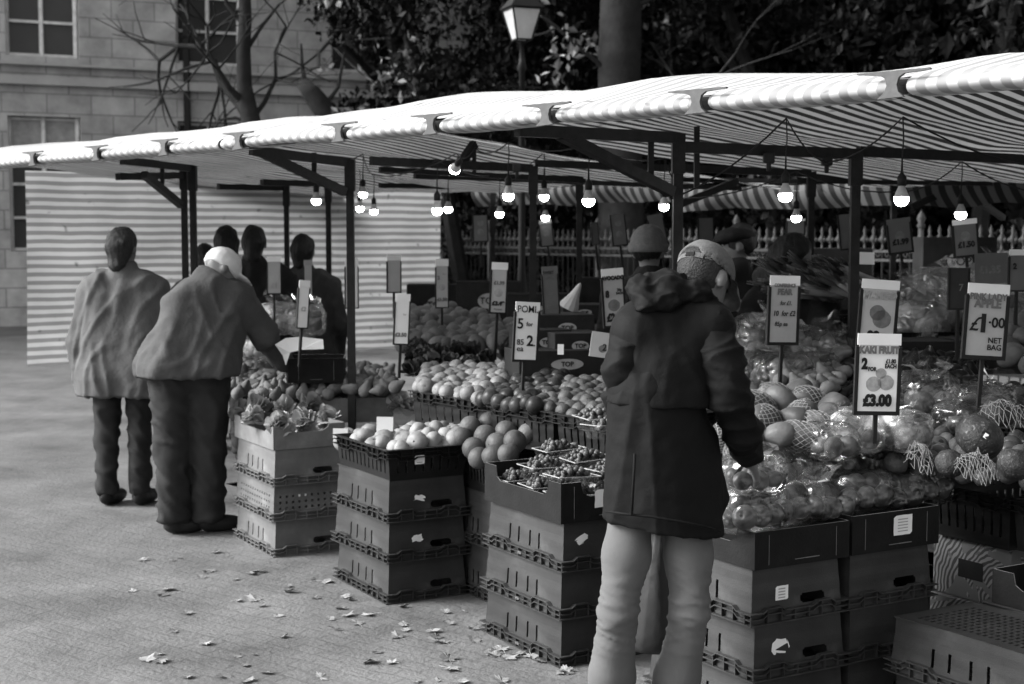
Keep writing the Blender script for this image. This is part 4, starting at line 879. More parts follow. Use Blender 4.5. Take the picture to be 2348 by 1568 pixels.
# lumps behind the left stack
pile('pear', 'pear', ((520, 905, 8.3), (700, 905, 8.1), (640, 830, 9.1), (535, 835, 9.2)), .042, 'pale pear in the heap behind the farthest left stack', 'pear', 'pears behind the left stack', 1.15, .4)
pile('pear', 'pear', ((700, 905, 8.1), (900, 892, 7.9), (880, 850, 8.9), (700, 838, 9.1)), .042, 'grey pear in the heap left of the oranges', 'pear', 'pears left of the oranges', 1.1, .4, skip=.1)
tray('grey card tray with a white label behind the leafy heads', cor(700, 1020, 8.0) , .6, .5, .35, .14, m='cardg', rot=R(10), cut=()); 
def papercard(label, x, y, d, w_, h_, rz=0.1):
    o = MB().box((0, 0, 0), (w_ * d / FP, .002, h_ * d / FP)).build('paper_card', K['paper'], None, loc=at(x, y, d), rot=(-.15, .03, rz)); tag(o, label, 'paper card')
papercard('small blank white card above the left stack, the left of two', 780, 993, 6.95, 34, 22); papercard('small blank white card above the left stack, the right of two', 882, 972, 6.75, 38, 33)
papercard('small white card on the dark boxes below the handwritten prices', 1285, 801, 6.9, 14, 24); papercard('blank pale card on the crate behind the woman', 1980, 592, 8.0, 50, 28)
# ---- nets, right hand heap
def netmesh(r, e, n=9, m_=8, th=.0016, lo=.12, hi=.88, wob=.1, seed=0):
    mb = MB(); 
    def P(i, j):
        f = lo + (hi - lo) * j / m_; a = 2 * math.pi * (i + .5 * (j % 2)) / n; rr = r * 1.06 * math.sin(math.pi * f) + .001; v = Vector((rr * math.cos(a), rr * math.sin(a), -r * e * 1.05 * math.cos(math.pi * f)))
        return v * (1 + wob * noise.noise(v * 30 + Vector((seed, 0, 0))))
    for j in range(m_):
        for i in range(n):
            for di in (0, (1 if j % 2 else -1)): a, b_ = P(i, j), P(i + di, j + 1); mb.tube([a, (a + b_) / 2 * 1.03, b_], th, 4, False)
    return mb.mesh('foam_net')
NM = [netmesh(.056, 1.5, 15, 13, .0012, .1, .8, .06, s_) for s_ in range(2)]
for q in NM: q.materials.append(K['net'])
K['papp'] = mat('papaya_peel', .065, .5, .3, 10, .2, 60, rnd=.35)
for q in FM['papaya']: q.materials.clear(); q.materials.append(K['papp'])
PO = []; PB = []; NL = 'pale papaya in a white foam net, heaped right of the stooping man'
def netted(x, y, d, net=True, sc=1):
    p = at(x, y, d); o = fruit('papaya', 'papaya', p, NL if net else 'bare grey papaya among the netted ones right of the stooping man', 'papaya', 'netted papayas' if net else 'bare papayas', sc)
    o.rotation_euler = (random.uniform(.5, 1.6), random.uniform(-.6, .6), random.uniform(0, 6))
    if net: q = link('foam_net', random.choice(NM), None, o)
    return o
for i, (x, y, d, nn) in enumerate(((1735, 930, 5.55, 1), (1795, 920, 5.6, 0), (1855, 915, 5.7, 1), (1910, 930, 5.6, 0), (1760, 965, 5.3, 1), (1815, 965, 5.3, 0), (1832, 958, 5.35, 1), (1870, 975, 5.25, 1), (1905, 960, 5.4, 0), (1785, 998, 5.1, 0), (1830, 1000, 5.1, 1), (1725, 1000, 5.15, 1), (1700, 1030, 5.05, 1), (1665, 1000, 5.2, 1), (1690, 975, 5.35, 0), (1775, 905, 5.75, 1), (1830, 900, 5.8, 0), (1940, 965, 5.4, 0), (1720, 905, 5.8, 0), (1690, 940, 5.6, 1))):
    (PO if nn else PB).append((netted(x, y, d, nn, .92), x, y))
ordered(PO, 'papaya in foam net', 'of netted ones'); ordered(PB, 'bare papaya', 'among the netted ones', 2)
# right heap of apples, kaki and melons
pile('kaki', 'kaki_fruit', ((2060, 1060, 5.1), (2190, 1085, 5.2), (2300, 960, 5.9), (2065, 930, 6.0)), .041, 'smooth grey kaki fruit in the heap right of its price card', 'kaki fruit', 'kaki fruit in the right hand heap', 1.05, .35)
pile('kaki', 'kaki_fruit', ((1900, 985, 5.3), (2070, 1000, 5.25), (2060, 960, 5.6), (1925, 945, 5.6)), .041, 'smooth grey kaki fruit under its own price card', 'kaki fruit', 'kaki fruit under the price card', .98, .35)
pile('apple', 'apple', ((2200, 1085, 5.1), (2420, 1110, 4.9), (2440, 990, 5.6), (2290, 1000, 5.6)), .04, 'dark apple in the heap at the right edge', 'apple', 'apples at the right edge', 1.1, .35)
pile('apple', 'apple', ((2160, 960, 5.9), (2420, 970, 5.8), (2420, 900, 6.5), (2180, 890, 6.6)), .04, 'dark apple in the far heap under the apple price card', 'apple', 'apples under the apple price card', 1.0, .35)
for x, y, d, s_, lab in ((2245, 1002, 4.98, 1, 'large ribbed melon with a small white sticker at the right'), (2178, 1062, 4.9, .62, 'mid sized melon left of the torn white net'), (2325, 1065, 4.8, .7, 'dark melon cut by the right edge'), (2290, 945, 5.4, .7, 'melon lying in wide white netting at the right edge')):
    o = fruit('melon', 'melon', at(x, y, d), lab, 'melon', None, s_, (.5, .3, random.random()))
    if s_ == 1:
        dirc = (Vector((0, 0, CAMH)) - o.location).normalized(); q = MB().lathe([(0, .0015), (.018, .001), (.018, 0)], 16).build('sticker', K['ink'], o); im = o.rotation_euler.to_matrix().transposed(); dl = (im @ (dirc + Vector((.25, 0, .05)))).normalized(); q.location = dl * .087 * .97; q.rotation_euler = dl.to_track_quat('Z', 'Y').to_euler()
        q2 = MB().add([(-.007, -.009, .002), (.007, -.009, .002), (.007, .009, .002), (-.007, .009, .002)], [(0, 1, 2, 3)]).build('sticker_mark', K['paper'], q)
# loose white nets draped over fruit
def drape(label, x, y, d, w_, h_, seed, m='net', cell=.012, th=.0009):
    p = at(x, y, d); mb = MB(); W_, H_ = w_ * d / FP, h_ * d / FP / .55; nx, ny = int(W_ / cell), int(H_ / cell)
    def P(i, j):
        u = (i + .5 * (j % 2)) / nx - .5; v = j / ny - .5; rr = u * u * 4 + v * v * 4
        return Vector((u * W_ + .012 * noise.noise(Vector((u * 4, v * 4, seed))), v * H_ * .8 + .012 * noise.noise(Vector((u * 4, v * 4, seed + 9))), .05 * (1 - rr) + .028 * noise.noise(Vector((u * 6, v * 6, seed + 3))) + v * .08))
    for j in range(ny):
        for i in range(nx):
            if ((i / nx - .5) ** 2 + (j / ny - .5) ** 2) > .26: continue
            for di in (0, (1 if j % 2 else -1)): a, b_ = P(i, j), P(i + di, j + 1); mb.tube([a, b_], th, 4, False)
    tag(mb.build('white_net', K[m], None, loc=p), label, 'net')
drape('crumpled open white net over the melons near the right edge', 2238, 1078, 4.72, 100, 55, 1); drape('white net spilling over the end of the bagged fruit', 2108, 1055, 4.95, 62, 55, 2); drape('wide meshed white net over the fruit at the right edge', 2300, 955, 5.25, 110, 60, 3, cell=.018)
# crate H and its neighbour under that heap, printed cartons below
hA = at(2133, 1106, 5.5); hB = hA - LV * .39; hC = hA - LV * .402; hD = hC - LV * .39
rimcrate('dark slotted crate under the melons, right of the bagged fruit', hA, hB, .6, .2, style='open'); rimcrate('dark slotted crate at the right edge under the apples', hC, hD, .6, .19, style='open')
def print_mat():
    m = bpy.data.materials.new('palm_print_card'); m.use_nodes = True; t = m.node_tree; b = t.nodes['Principled BSDF']; L = t.links.new; tc = t.nodes.new('ShaderNodeTexCoord'); b.inputs['Roughness'].default_value = .6
    w1 = t.nodes.new('ShaderNodeTexWave'); w1.inputs['Scale'].default_value = 17; w1.inputs['Distortion'].default_value = 5; w1.inputs['Detail'].default_value = 1; w1.wave_type = 'RINGS'; L(tc.outputs['Object'], w1.inputs['Vector'])
    v = t.nodes.new('ShaderNodeTexNoise'); v.inputs['Scale'].default_value = 5; v.inputs['Distortion'].default_value = 2; L(tc.outputs['Object'], v.inputs['Vector'])
    cr = t.nodes.new('ShaderNodeMapRange'); cr.inputs['From Min'].default_value = .45; cr.inputs['From Max'].default_value = .6; cr.inputs['To Min'].default_value = .03; cr.inputs['To Max'].default_value = .2; L(w1.outputs['Fac'], cr.inputs['Value'])
    sp = t.nodes.new('ShaderNodeSeparateColor'); L(v.outputs['Color'], sp.inputs[0]); gt = t.nodes.new('ShaderNodeMath'); gt.operation = 'GREATER_THAN'; gt.inputs[1].default_value = .5; L(sp.outputs[0], gt.inputs[0])
    mx = t.nodes.new('ShaderNodeMix'); L(gt.outputs[0], mx.inputs[0]); mx.inputs[2].default_value = .1; L(cr.outputs[0], mx.inputs[3]); cc = t.nodes.new('ShaderNodeCombineColor')
    for i in range(3): L(mx.outputs[0], cc.inputs[i])
    L(cc.outputs[0], b.inputs['Base Color']); return m
K['palm'] = print_mat()
for z, h, lab, o_ in ((0, .26, 'lower carton printed with palm fronds beneath the dark slotted crate', 0), (.262, .235, 'upper carton printed with palm fronds beneath the dark slotted crate', .015)):
    pc = hA + LV * -.37 + WV * (.03 + o_); t = thing('printed_carton', lab, 'box', (pc.x, pc.y, z), C30, 'cartons printed with palm fronds')
    m = MB(); m.box((.28, .2, h / 2), (.56, .38, h)); bevel(m.build('carton', K['palm'], t), .004)
    m = MB(); m.box((-.0015, .2, h * .5), (.002, .12, h * .3)); m.build('hand_hole', K['ink'], t)
    m = MB(); m.box((.28, .2, h + .0015), (.04, .37, .002)); m.build('tape', K['cardg'], t)
# avocados and dark fruit, centre right
pile('avocado', 'avocado', ((1945, 935, 6.0), (2230, 930, 6.1), (2240, 830, 6.9), (1930, 815, 6.9)), .043, 'nearly black avocado heaped behind the kaki fruit price card', 'avocado', 'avocados behind the kaki card', 1.1, .4, layers=1)
pile('pear', 'small_pear', ((1790, 880, 6.1), (1900, 890, 6.0), (1950, 852, 6.5), (1840, 838, 6.6)), .038, 'small pale pear behind the netted papayas', 'pear', 'small pears behind the papayas', 1.0, .35)
rimcrate('black crate of bagged pears right of the stooping man', at(1655, 880, 6.45), at(1800, 893, 6.05), .55, .18); rimcrate('black crate carrying the dark avocados', at(1935, 935, 6.2), at(2110, 955, 5.75), .6, .2); rimcrate('black crate of avocados under the apple price card', at(2120, 955, 5.9), at(2310, 975, 5.5), .55, .2)

# ---- clear bags
def bagmesh(sx, sy, sz, seed, crum=.16, sub=5):
    bm = bmesh.new(); bmesh.ops.create_icosphere(bm, subdivisions=sub, radius=1)
    for v in bm.verts:
        d = v.co.normalized(); p = 3.6; s_ = (abs(d.x) ** p + abs(d.y) ** p + abs(d.z) ** p) ** (-1 / p); q = Vector((d.x * sx, d.y * sy, d.z * sz)) * s_
        n_ = noise.ridged_multi_fractal(d * 2.0 + Vector((seed * 3.1, 0, 0)), .8, 2.1, 3, 1, 2) - 1.0; n2 = noise.noise(d * 4 + Vector((seed, 5, 0)))
        rg = 0
        for kk in range(3): rg += max(0, 1 - abs(noise.noise(Vector((d.x, d.y, d.z * (.5 + kk))) * (2.4 + kk) + Vector((seed * 7, kk * 11, 0)))) * 11)
        q *= 1 + crum * .14 * n_ + crum * .2 * n2 + .035 * rg; v.co = q
    me = bpy.data.meshes.new('bag'); bm.to_mesh(me); bm.free(); smooth(me); me.materials.append(K['film']); return me
BG = [bagmesh(.115, .1, .078, s_) for s_ in range(4)]
def tie_mesh(seed):
    rs = random.Random(seed); mb = MB(); V = []; n = 14
    ring0 = [Vector((.012 * math.cos(6.28 * i / n), .012 * math.sin(6.28 * i / n), 0)) for i in range(n)]
    rings = [ring0]
    for j in range(1, 5): rings.append([Vector((math.cos(6.28 * i / n), math.sin(6.28 * i / n), 0)) * (.012 + .016 * j) * (1 + .5 * rs.uniform(-1, 1)) + Vector((0, 0, .014 * j * rs.uniform(.8, 1.2))) for i in range(n)])
    mb.add([v for g_ in rings for v in g_], [(j * n + i, j * n + (i + 1) % n, (j + 1) * n + (i + 1) % n, (j + 1) * n + i) for j in range(4) for i in range(n)]); me = mb.mesh('neck'); me.materials.append(K['film']); return me
TM = [tie_mesh(i) for i in range(3)]
def fbag(p, label, group, kind, fname, cat, sc=1, rz=None, n=6, milk=False, tie=True, flabel=None, lab=True, rx=0):
    t = thing('fruit_bag', label, 'plastic bag', p, (rx, 0, rz if rz is not None else random.uniform(0, 3)), group); t.scale = (sc,) * 3
    o = link('film', random.choice(BG), None, t)
    if milk: o.material_slots[0].link = 'OBJECT'; o.material_slots[0].material = K['milk']
    if tie: q = link('neck', random.choice(TM), None, t, (random.uniform(-.05, .05), 0, .055), (random.uniform(-.6, .6), random.uniform(-.6, .6), 0))
    if lab: q = MB().add([(-.032, -.02, .074), (.032, -.02, .074), (.03, .024, .075), (-.034, .022, .075)], [(0, 1, 2, 3)]).build('label', K['paper'], t, rot=(0, 0, random.uniform(-.5, .5)))
    M_ = Matrix.Translation(p) @ Euler((rx, 0, t.rotation_euler.z)).to_matrix().to_4x4()
    spots = [(-.065, -.045), (0, -.05), (.065, -.045), (-.065, .035), (0, .04), (.065, .035), (0, 0), (-.04, 0), (.045, 0)]
    for i in range(n):
        x, y = spots[i % 9]; z = -.018 if i < 6 else .028
        fruit(kind, fname, M_ @ Vector(((x + random.uniform(-.01, .01)) * sc, y * sc, z * sc)), flabel, cat, 'fruit in ' + group, sc * 1.08)
bl = 'apple in a clear bag, %s row of the black card boxes'
def bagrow(lst, rowlab, group):
    for k, (x, y, d) in enumerate(lst): fbag(at(x, y, d), rowlab % ('first', 'second', 'third', 'fourth', 'fifth', 'sixth', 'seventh', 'eighth')[k], group, 'apple', 'apple', 'apple', 1.0, C30 + random.uniform(-.25, .25), 9, flabel='apple inside the %s bag from the left, %s row of the black boxes' % (ORD[k], 'front' if 'front' in rowlab else 'back'), tie=random.random() < .35, lab=(k % 2 == 0), rx=-.15)
bagrow(((1718, 1168, 4.72), (1806, 1152, 4.83), (1882, 1152, 4.93), (1965, 1128, 5.03), (2038, 1130, 5.12), (2104, 1112, 5.2)), 'clear crinkled fruit bag, %s from the left in the front row of the black boxes', 'clear bags in the front row of the black boxes')
bagrow(((1695, 1095, 5.0), (1778, 1072, 5.08), (1856, 1078, 5.16), (1935, 1058, 5.24), (2006, 1062, 5.32), (2074, 1062, 5.38)), 'clear crinkled fruit bag, %s from the left in the back row of the black boxes', 'clear bags in the back row of the black boxes')
for k, (x, y, d, s_) in enumerate(((1720, 850, 6.5, 1.15), (1790, 855, 6.4, 1.15), (1860, 850, 6.5, 1.1), (1735, 790, 6.75, 1.25), (1820, 790, 6.8, 1.2), (1895, 800, 6.8, 1.1), (1740, 755, 6.95, 1.0), (1690, 860, 6.55, 1.0))):
    fbag(at(x, y, d), 'large shining clear bag of pears, %s in the heap right of the stooping man' % ('lower left', 'lower middle', 'lower right', 'upper left', 'upper middle', 'upper right', 'topmost', 'half hidden')[k], 'shining bags of pears', 'pear', 'pear', 'pear', s_, None, 7, flabel='pear inside the %s shining bag right of the stooping man' % ('lower left', 'lower middle', 'lower right', 'upper left', 'upper middle', 'upper right', 'topmost', 'half hidden')[k], lab=False)
for k, (x, y, d, s_, l) in enumerate(((1965, 990, 5.15, .95, 'milky bag below the kaki fruit price card, on its left'), (2060, 985, 5.15, .95, 'milky bag below the kaki fruit price card, on its right'), (2120, 905, 5.75, 1.2, 'pointed clear bag over the kaki fruit'), (1900, 1010, 5.05, .85, 'clear bag between papayas and the boxed bags'), (2260, 920, 5.9, 1.0, 'clear bag behind the large melon'), (2200, 960, 5.6, .9, 'clear bag left of the wide meshed net'))):
    fbag(at(x, y, d), l, 'loose clear bags on the right hand heap', 'kaki', 'kaki_fruit', 'kaki fruit', s_, None, 5, milk=(k < 2), flabel='kaki fruit inside the ' + l, lab=False)
for k, (x, y, d, s_) in enumerate(((2090, 740, 7.6, 1.5), (2150, 715, 7.7, 1.5), (2110, 680, 7.9, 1.35), (2165, 655, 8.0, 1.3), (2255, 700, 7.7, 1.4), (2320, 690, 7.6, 1.4), (2280, 640, 8.0, 1.3))):
    fbag(at(x, y, d), 'pale bulging bag of roots on the rear bench, %s' % ('lower left', 'right of the lower left one', 'second layer left', 'top left', 'behind the apple card', 'at the right edge', 'topmost at the right')[k], 'pale bags of roots on the rear bench', 'potato', 'parsnip', 'root', s_, None, 6, milk=True, flabel='pale root inside the rear bench bag, %s' % ('lower left', 'right of the lower left one', 'second layer left', 'top left', 'behind the apple card', 'at the right edge', 'topmost at the right')[k], lab=False)
for k, (x, y, d, s_) in enumerate(((640, 730, 9.2, 1.3), (700, 735, 9.2, 1.3), (560, 790, 8.8, 1.0), (600, 800, 8.7, .9))):
    fbag(at(x, y, d), 'clear bag of vegetables behind the left stack, %s' % ('under the white price card', 'right of the white price card', 'beside the bending man', 'below his hand')[k], 'clear bags at the left', 'pear', 'pear', 'pear', s_, None, 6, flabel='pear in a clear bag beside the bending man', milk=True, lab=False)
fbag(at(1728, 1085, 4.62), 'clear fruit bag gripped in the hand of the stooping man', 'clear bags in the back row of the black boxes', 'apple', 'apple', 'apple', .85, .3, 6, flabel='apple in the clear bag held by the stooping man', lab=False)
# pale sheet of paper draped over a dark box beside the bending man's hand
o = MB(); pts = [(630, 790), (655, 775), (690, 772), (740, 778), (742, 800), (690, 802), (665, 808), (655, 838), (648, 815)]; d = 8.0; b0 = at(690, 790, d); n = len(pts)
vs = [at(x, y, d + .02 * math.sin(i)) - b0 for i, (x, y) in enumerate(pts)]; vs2 = [v + Vector((0, .003, 0)) for v in vs]
o.add(vs + vs2, [tuple(range(n))[::-1], tuple(range(n, 2 * n))] + [(i, (i + 1) % n, n + (i + 1) % n, n + i) for i in range(n)]); tag(o.build('tissue_sheet', K['paper'], None, loc=b0), 'crumpled white tissue sheet over a dark box by the bending man\'s hand', 'paper')
t = tray('dark box under the white tissue sheet on the left', cor(660, 850, 8.1), .82, .32, .3, .14, rot=R(5), cut=())
# long leeks behind the woman
def leekm(seed):
    rs = random.Random(seed); m = MB(); m.tube([(0, 0, 0), (.005, 0, .15), (0, 0, .3)], [.018, .017, .02], 10)
    for i in range(7):
        a = rs.uniform(-.18, .18); L_ = rs.uniform(.12, .22); y = rs.uniform(-.012, .012); V = []
        for j in range(6): f = j / 5; wd = .03 * (1 - f * .8); c = Vector((a * L_ * f, y + .1 * a * f, .28 + L_ * f - .12 * f * f * abs(a))); V += [c - Vector((wd, 0, 0)), c + Vector((0, .006, 0)), c + Vector((wd, 0, 0))]
        m.add(V, [(j * 3 + q, j * 3 + q + 1, (j + 1) * 3 + q + 1, (j + 1) * 3 + q) for j in range(5) for q in (0, 1)])
    me = m.mesh('leek', True); me.materials.append(K['leek']); return me
K['leek'] = mat('leek_leaf', .2, .5, .3, 12, .1, 60, rnd=.2); LK = [leekm(i) for i in range(3)]
KO = []
for i in range(26):
    f = i / 25; p = at(1862 + 165 * random.random(), 690 - 60 * random.random() + 25 * random.random(), 7.7 + random.random() * .4)
    o = bpy.data.objects.new('leek', random.choice(LK)); col.objects.link(o); o.location = p; o.rotation_euler = (R(random.uniform(62, 84)), random.uniform(-.15, .15), R(random.uniform(-75, -40))); tag(o, 'long pale leek', 'leek', 'leeks bundled behind the tall post'); KO.append((o, p.x / p.y, -p.z / p.y))
ordered(KO, 'pale leek', 'of the bundle')
for k, (x, y, d, w_, h_) in enumerate(((1790, 722, 8.0, .62, .2), (2040, 762, 7.4, .6, .2), (2215, 772, 7.3, .6, .2))):
    rimcrate(('dark crate of leeks on the rear bench', 'dark crate of bagged roots on the rear bench, the left one', 'dark crate of bagged roots on the rear bench, at the right edge')[k], at(x, y, d), at(x, y, d) + Vector((w_, .12, 0)), .5, h_)
pile('potato', 'pale_root', ((2310, 830, 6.6), (2420, 840, 6.5), (2420, 720, 7.2), (2315, 700, 7.2)), .05, 'long pale root heaped behind the apple price card at the right edge', 'root', 'pale roots at the right edge', 1.3, .4)
# banana boxes in the middle distance: dark cartons with an oval mark
def ovalbox(label, x, y, d, w_, h_, rz):
    p = at(x, y, d); t = thing('fruit_carton', label, 'box', p, rz, 'dark cartons with oval marks'); m = MB(); m.box((0, .15, 0), (w_, .3, h_)); bevel(m.build('carton', K['cartd'], t), .004)
    m = MB(); n = 20; m.add([(math.cos(6.283 * i / n) * w_ * .17, -.003, math.sin(6.283 * i / n) * h_ * .2) for i in range(n)], [tuple(range(n))]); o = m.build('oval_mark', K['softink'], t)
    o2 = text_mesh('TOP', h_ * .24, .001); o2.transform(Matrix.Translation((0, -.006, 0))); link('lettering', o2, K['ink'], o)
    m = MB(); m.box((w_ * .36, -.0015, h_ * .32), (w_ * .16, .002, h_ * .12)); m.build('hand_hole', K['ink'], t)
K['cartd'] = mat('dark_carton', .014, .7, .3, 12)
ovalbox('dark carton with an oval mark left of the white card', 1255, 785, 7.3, .26, .13, .25); ovalbox('dark carton with an oval mark below the loose price card', 1330, 793, 7.2, .27, .13, .25); ovalbox('dark carton with an oval mark on top of the pair', 1300, 752, 7.5, .3, .14, .2); ovalbox('dark carton at the rear beside the avocado card', 1340, 716, 8.5, .26, .09, .1)
ovalbox('dark carton with an oval mark behind the avocados', 2120, 815, 7.0, .32, .14, .1); ovalbox('dark carton at the right edge behind the roots', 2270, 812, 7.0, .3, .14, .1); ovalbox('dark carton below the pair of oval marks', 1300, 835, 7.1, .5, .14, .25)
for k, (x, y, d, w_, h_) in enumerate(((1120, 690, 11, .5, .3), (1240, 720, 10.5, .5, .3), (1420, 690, 10.8, .6, .35), (1900, 640, 11.5, .7, .5), (2200, 600, 11.5, .6, .4), (1000, 700, 12, .5, .35))):
    ovalbox('dim carton in the far row, %s' % ('left of the middle post', 'below the sweet card', 'behind the avocado card', 'behind the leeks', 'under the right hand hanging card', 'farthest left')[k], x, y, d, w_, h_, 0)
m = MB(); m.lathe([(.0, .16), (.01, .15), (.03, .08), (.055, .02), (.06, 0)], 12); tag(m.build('paper_cone', K['signp'], None, loc=at(1302, 707, 7.9), rot=(.1, .45, 0)), 'pale pointed paper wrap lying between the sweet card and the avocado card', 'paper')
# ---- punnets of grapes
def grapes(seed, nx=.16, ny=.1, n=74):
    rs = random.Random(seed); m = MB(); pts = []
    for i in range(n):
        x, y = rs.uniform(-nx / 2, nx / 2) * .88, rs.uniform(-ny / 2, ny / 2) * .88; z = .018 + .062 * (1 - (2 * x / nx) ** 2 * .5) * rs.uniform(.5, 1.15); r = rs.uniform(.0095, .0125)
        m.lathe([(r * math.sin(math.pi * q / 7) , -r * 1.1 * math.cos(math.pi * q / 7)) for q in range(8)], 10, (x, y, z)); pts.append((x, y, z))
    me = m.mesh('grape_bunch', True); me.materials.append(K['grape']); st = MB()
    for p in pts[::3]: st.tube([(0, 0, .03), tuple(Vector(p) * .6 + Vector((0, 0, .012))), p], .0012, 4)
    sm_ = st.mesh('stem'); sm_.materials.append(K['leek']); return me, sm_
GM = [grapes(i) for i in range(4)]
pn = MB(); w0, d0, w1, d1, h = .075, .045, .09, .058, .055
lo_ = [(-w0, -d0, 0), (w0, -d0, 0), (w0, d0, 0), (-w0, d0, 0)]; hi_ = [(-w1, -d1, h), (w1, -d1, h), (w1, d1, h), (-w1, d1, h)]; rm = [(-w1 - .006, -d1 - .006, h + .001), (w1 + .006, -d1 - .006, h + .001), (w1 + .006, d1 + .006, h + .001), (-w1 - .006, d1 + .006, h + .001)]
pn.add(lo_ + hi_ + rm, [(3, 2, 1, 0)] + [(i, (i + 1) % 4, 4 + (i + 1) % 4, 4 + i) for i in range(4)] + [(4 + i, 4 + (i + 1) % 4, 8 + (i + 1) % 4, 8 + i) for i in range(4)]); pm_ = pn.mesh('punnet'); pm_.materials.append(K['film'])
rmm = MB(); q_ = rm + [rm[0]]
for i in range(4): rmm.bar(q_[i], q_[i + 1], .003, .003)
rme = rmm.mesh('rim'); rme.materials.append(K['softink'])
k = 0
ords = ['near left', 'near middle', 'near right', 'far left', 'far middle', 'far right']
def punnet(p, rz, words):
    t = thing('punnet', 'clear punnet of grapes, ' + words, 'punnet', p, (random.uniform(-.05, .05), random.uniform(-.05, .05), rz), 'clear grape punnets'); link('tub', pm_, None, t); link('rim', rme, None, t)
    gm, sm2 = random.choice(GM); o = link('grape_bunch', gm, None, None, p, (0, 0, rz)); tag(o, 'bunch of small dark grapes in the punnet ' + words.replace(', in the black tray', '').replace(', on the crate behind', ''), 'grapes', 'grape bunches in punnets'); link('stem', sm2, None, o)
for j, (a, b_, z, w_) in enumerate(((.11, .1, .6, 'lower layer, near corner'), (.31, .1, .6, 'lower layer, near the white label'), (.11, .3, .6, 'lower layer, middle'), (.31, .3, .6, 'lower layer, behind the label'), (.11, .5, .6, 'lower layer, far left end'), (.31, .5, .6, 'lower layer, far right end'),
        (.12, .12, .665, 'upper layer, near corner'), (.32, .13, .67, 'upper layer, beside the dark parka'), (.13, .34, .672, 'upper layer, middle'), (.33, .33, .69, 'upper layer, behind the one by the parka'), (.3, .5, .71, 'upper layer, far end'))):
    p = A0 + WV * a + LV * b_ + Vector((0, 0, z)); punnet(p, C30 + R(0) + random.uniform(-.12, .12), w_ + ', in the black tray')
punnet(at(1375, 985, 5.75), C30, 'standing high beside the parka, on the crate behind'); punnet(at(1395, 1003, 5.7), C30 + .1, 'tucked low beside the parka, on the crate behind')
# ================================================================== PRICE CARDS
def stroke(pts, r, parent, m='ink', y=-.004):
    mb = MB()
    for s_ in pts: mb.tube([(x, y, z) for x, z in s_], r, 5)
    return mb.build('lettering', K[m], parent)
def sign(label, x, y, d, w_, h_, lines=(), yaw=0, tilt=0, post=None, head=None, blob=None, m='signp', name='price_card', lean=0, frame_=True, wide=1.12):
    """x, y: centre of the card; w_, h_: its size in the photo; lines: (text, x, z, size, bold, ink) as fractions of width and height"""
    p = at(x, y, d); W_ = w_ * d / FP / max(.3, math.cos(yaw)); H_ = h_ * d / FP
    t = thing(name, label, 'price sign', p, (lean, tilt, yaw), 'price cards on sticks')
    c = MB(); hh = H_ * .15 if head is not None else 0; c.box((0, 0, 0), (W_, .003, H_)); card = c.build('card', K[m], t)
    if head is not None: MB().box((0, -.0032, H_ / 2 - hh / 2 + .006), (W_ * wide, .003, hh)).build('header', K['paper' if head else m], t)
    if frame_:
        f = MB(); e = .006 * (W_ / .13); f.box((-W_ / 2 - e, .002, -hh / 2 - .0), (e * 2, .014, H_ - hh)); f.box((W_ / 2 + e, .002, -hh / 2), (e * 2, .014, H_ - hh)); f.box((0, .002, -H_ / 2 - e), (W_ + 4 * e, .014, e * 2.2)); f.box((0, .008, -hh / 2), (W_ + 2 * e, .003, H_ - hh)); f.build('holder', K['rubber'], t)
    if post: MB().box((0, .006, -H_ / 2 - post * d / FP / 2), (.014, .012, post * d / FP)).build('stick', K['rubber'], t)
    if blob:
        for bx_, bz, r0, g_ in blob:
            n = 18; mb = MB(); mb.add([((bx_ * W_) + r0 * W_ * math.cos(6.283 * i / n) * (1 + .12 * noise.noise(Vector((i * .7, bx_, bz)))), -.0022, bz * H_ + r0 * W_ * .95 * math.sin(6.283 * i / n)) for i in range(n)], [tuple(range(n))]); mb.build('picture', K[g_], card)
    for L_ in lines:
        tx, fx, fz, sz, bold, ink = L_[:6]; sx = L_[6] if len(L_) > 6 else 1; sh = L_[7] if len(L_) > 7 else 0
        me = text_mesh(tx, sz * W_, bold * W_ * sz * .045, sh, sx)
        yy = -.0024 if head is None else -.0056
        me.transform(Matrix.Translation((fx * W_, yy, fz * H_))); link('lettering', me, K[ink], card)
    return t
K['pic'] = mat('faded_picture_ink', .3, .6, .35, 25); K['picd'] = mat('dark_picture_ink', .14, .6, .35, 25)
sign('bright printed price card reading KAKI FRUIT, two for three pounds', 2012, 856, 5.0, 92, 176, [('KAKI FRUIT', 0, .305, .235, 1.6, 'greyink', .84), ('2', -.36, .12, .36, 1.5, 'ink', .8), ('FOR', -.16, .055, .14, 1, 'ink', .8), ('£1.80', .31, .16, .145, 1.1, 'ink', .8), ('EACH', .31, .095, .145, 1.1, 'ink', .8), ('£3.00', 0, -.36, .38, 1.6, 'ink', .85)], yaw=.1, tilt=.025, post=75, head=1, m='paper', blob=[(-.1, -.14, .2, 'pic'), (.22, -.12, .2, 'pic'), (.08, .0, .14, 'pic')])
sign('printed price card reading MANGO, 99p, half behind the kaki fruit card', 2013, 717, 5.7, 78, 145, [('MANGO', 0, .27, .3, 1.3, 'pic', .9), ('99p', -.02, -.38, .4, 1.5, 'ink', .9)], yaw=.1, tilt=.07, post=140, head=1, blob=[(-.03, .0, .24, 'picd'), (.12, -.1, .28, 'picd')], wide=1.14)
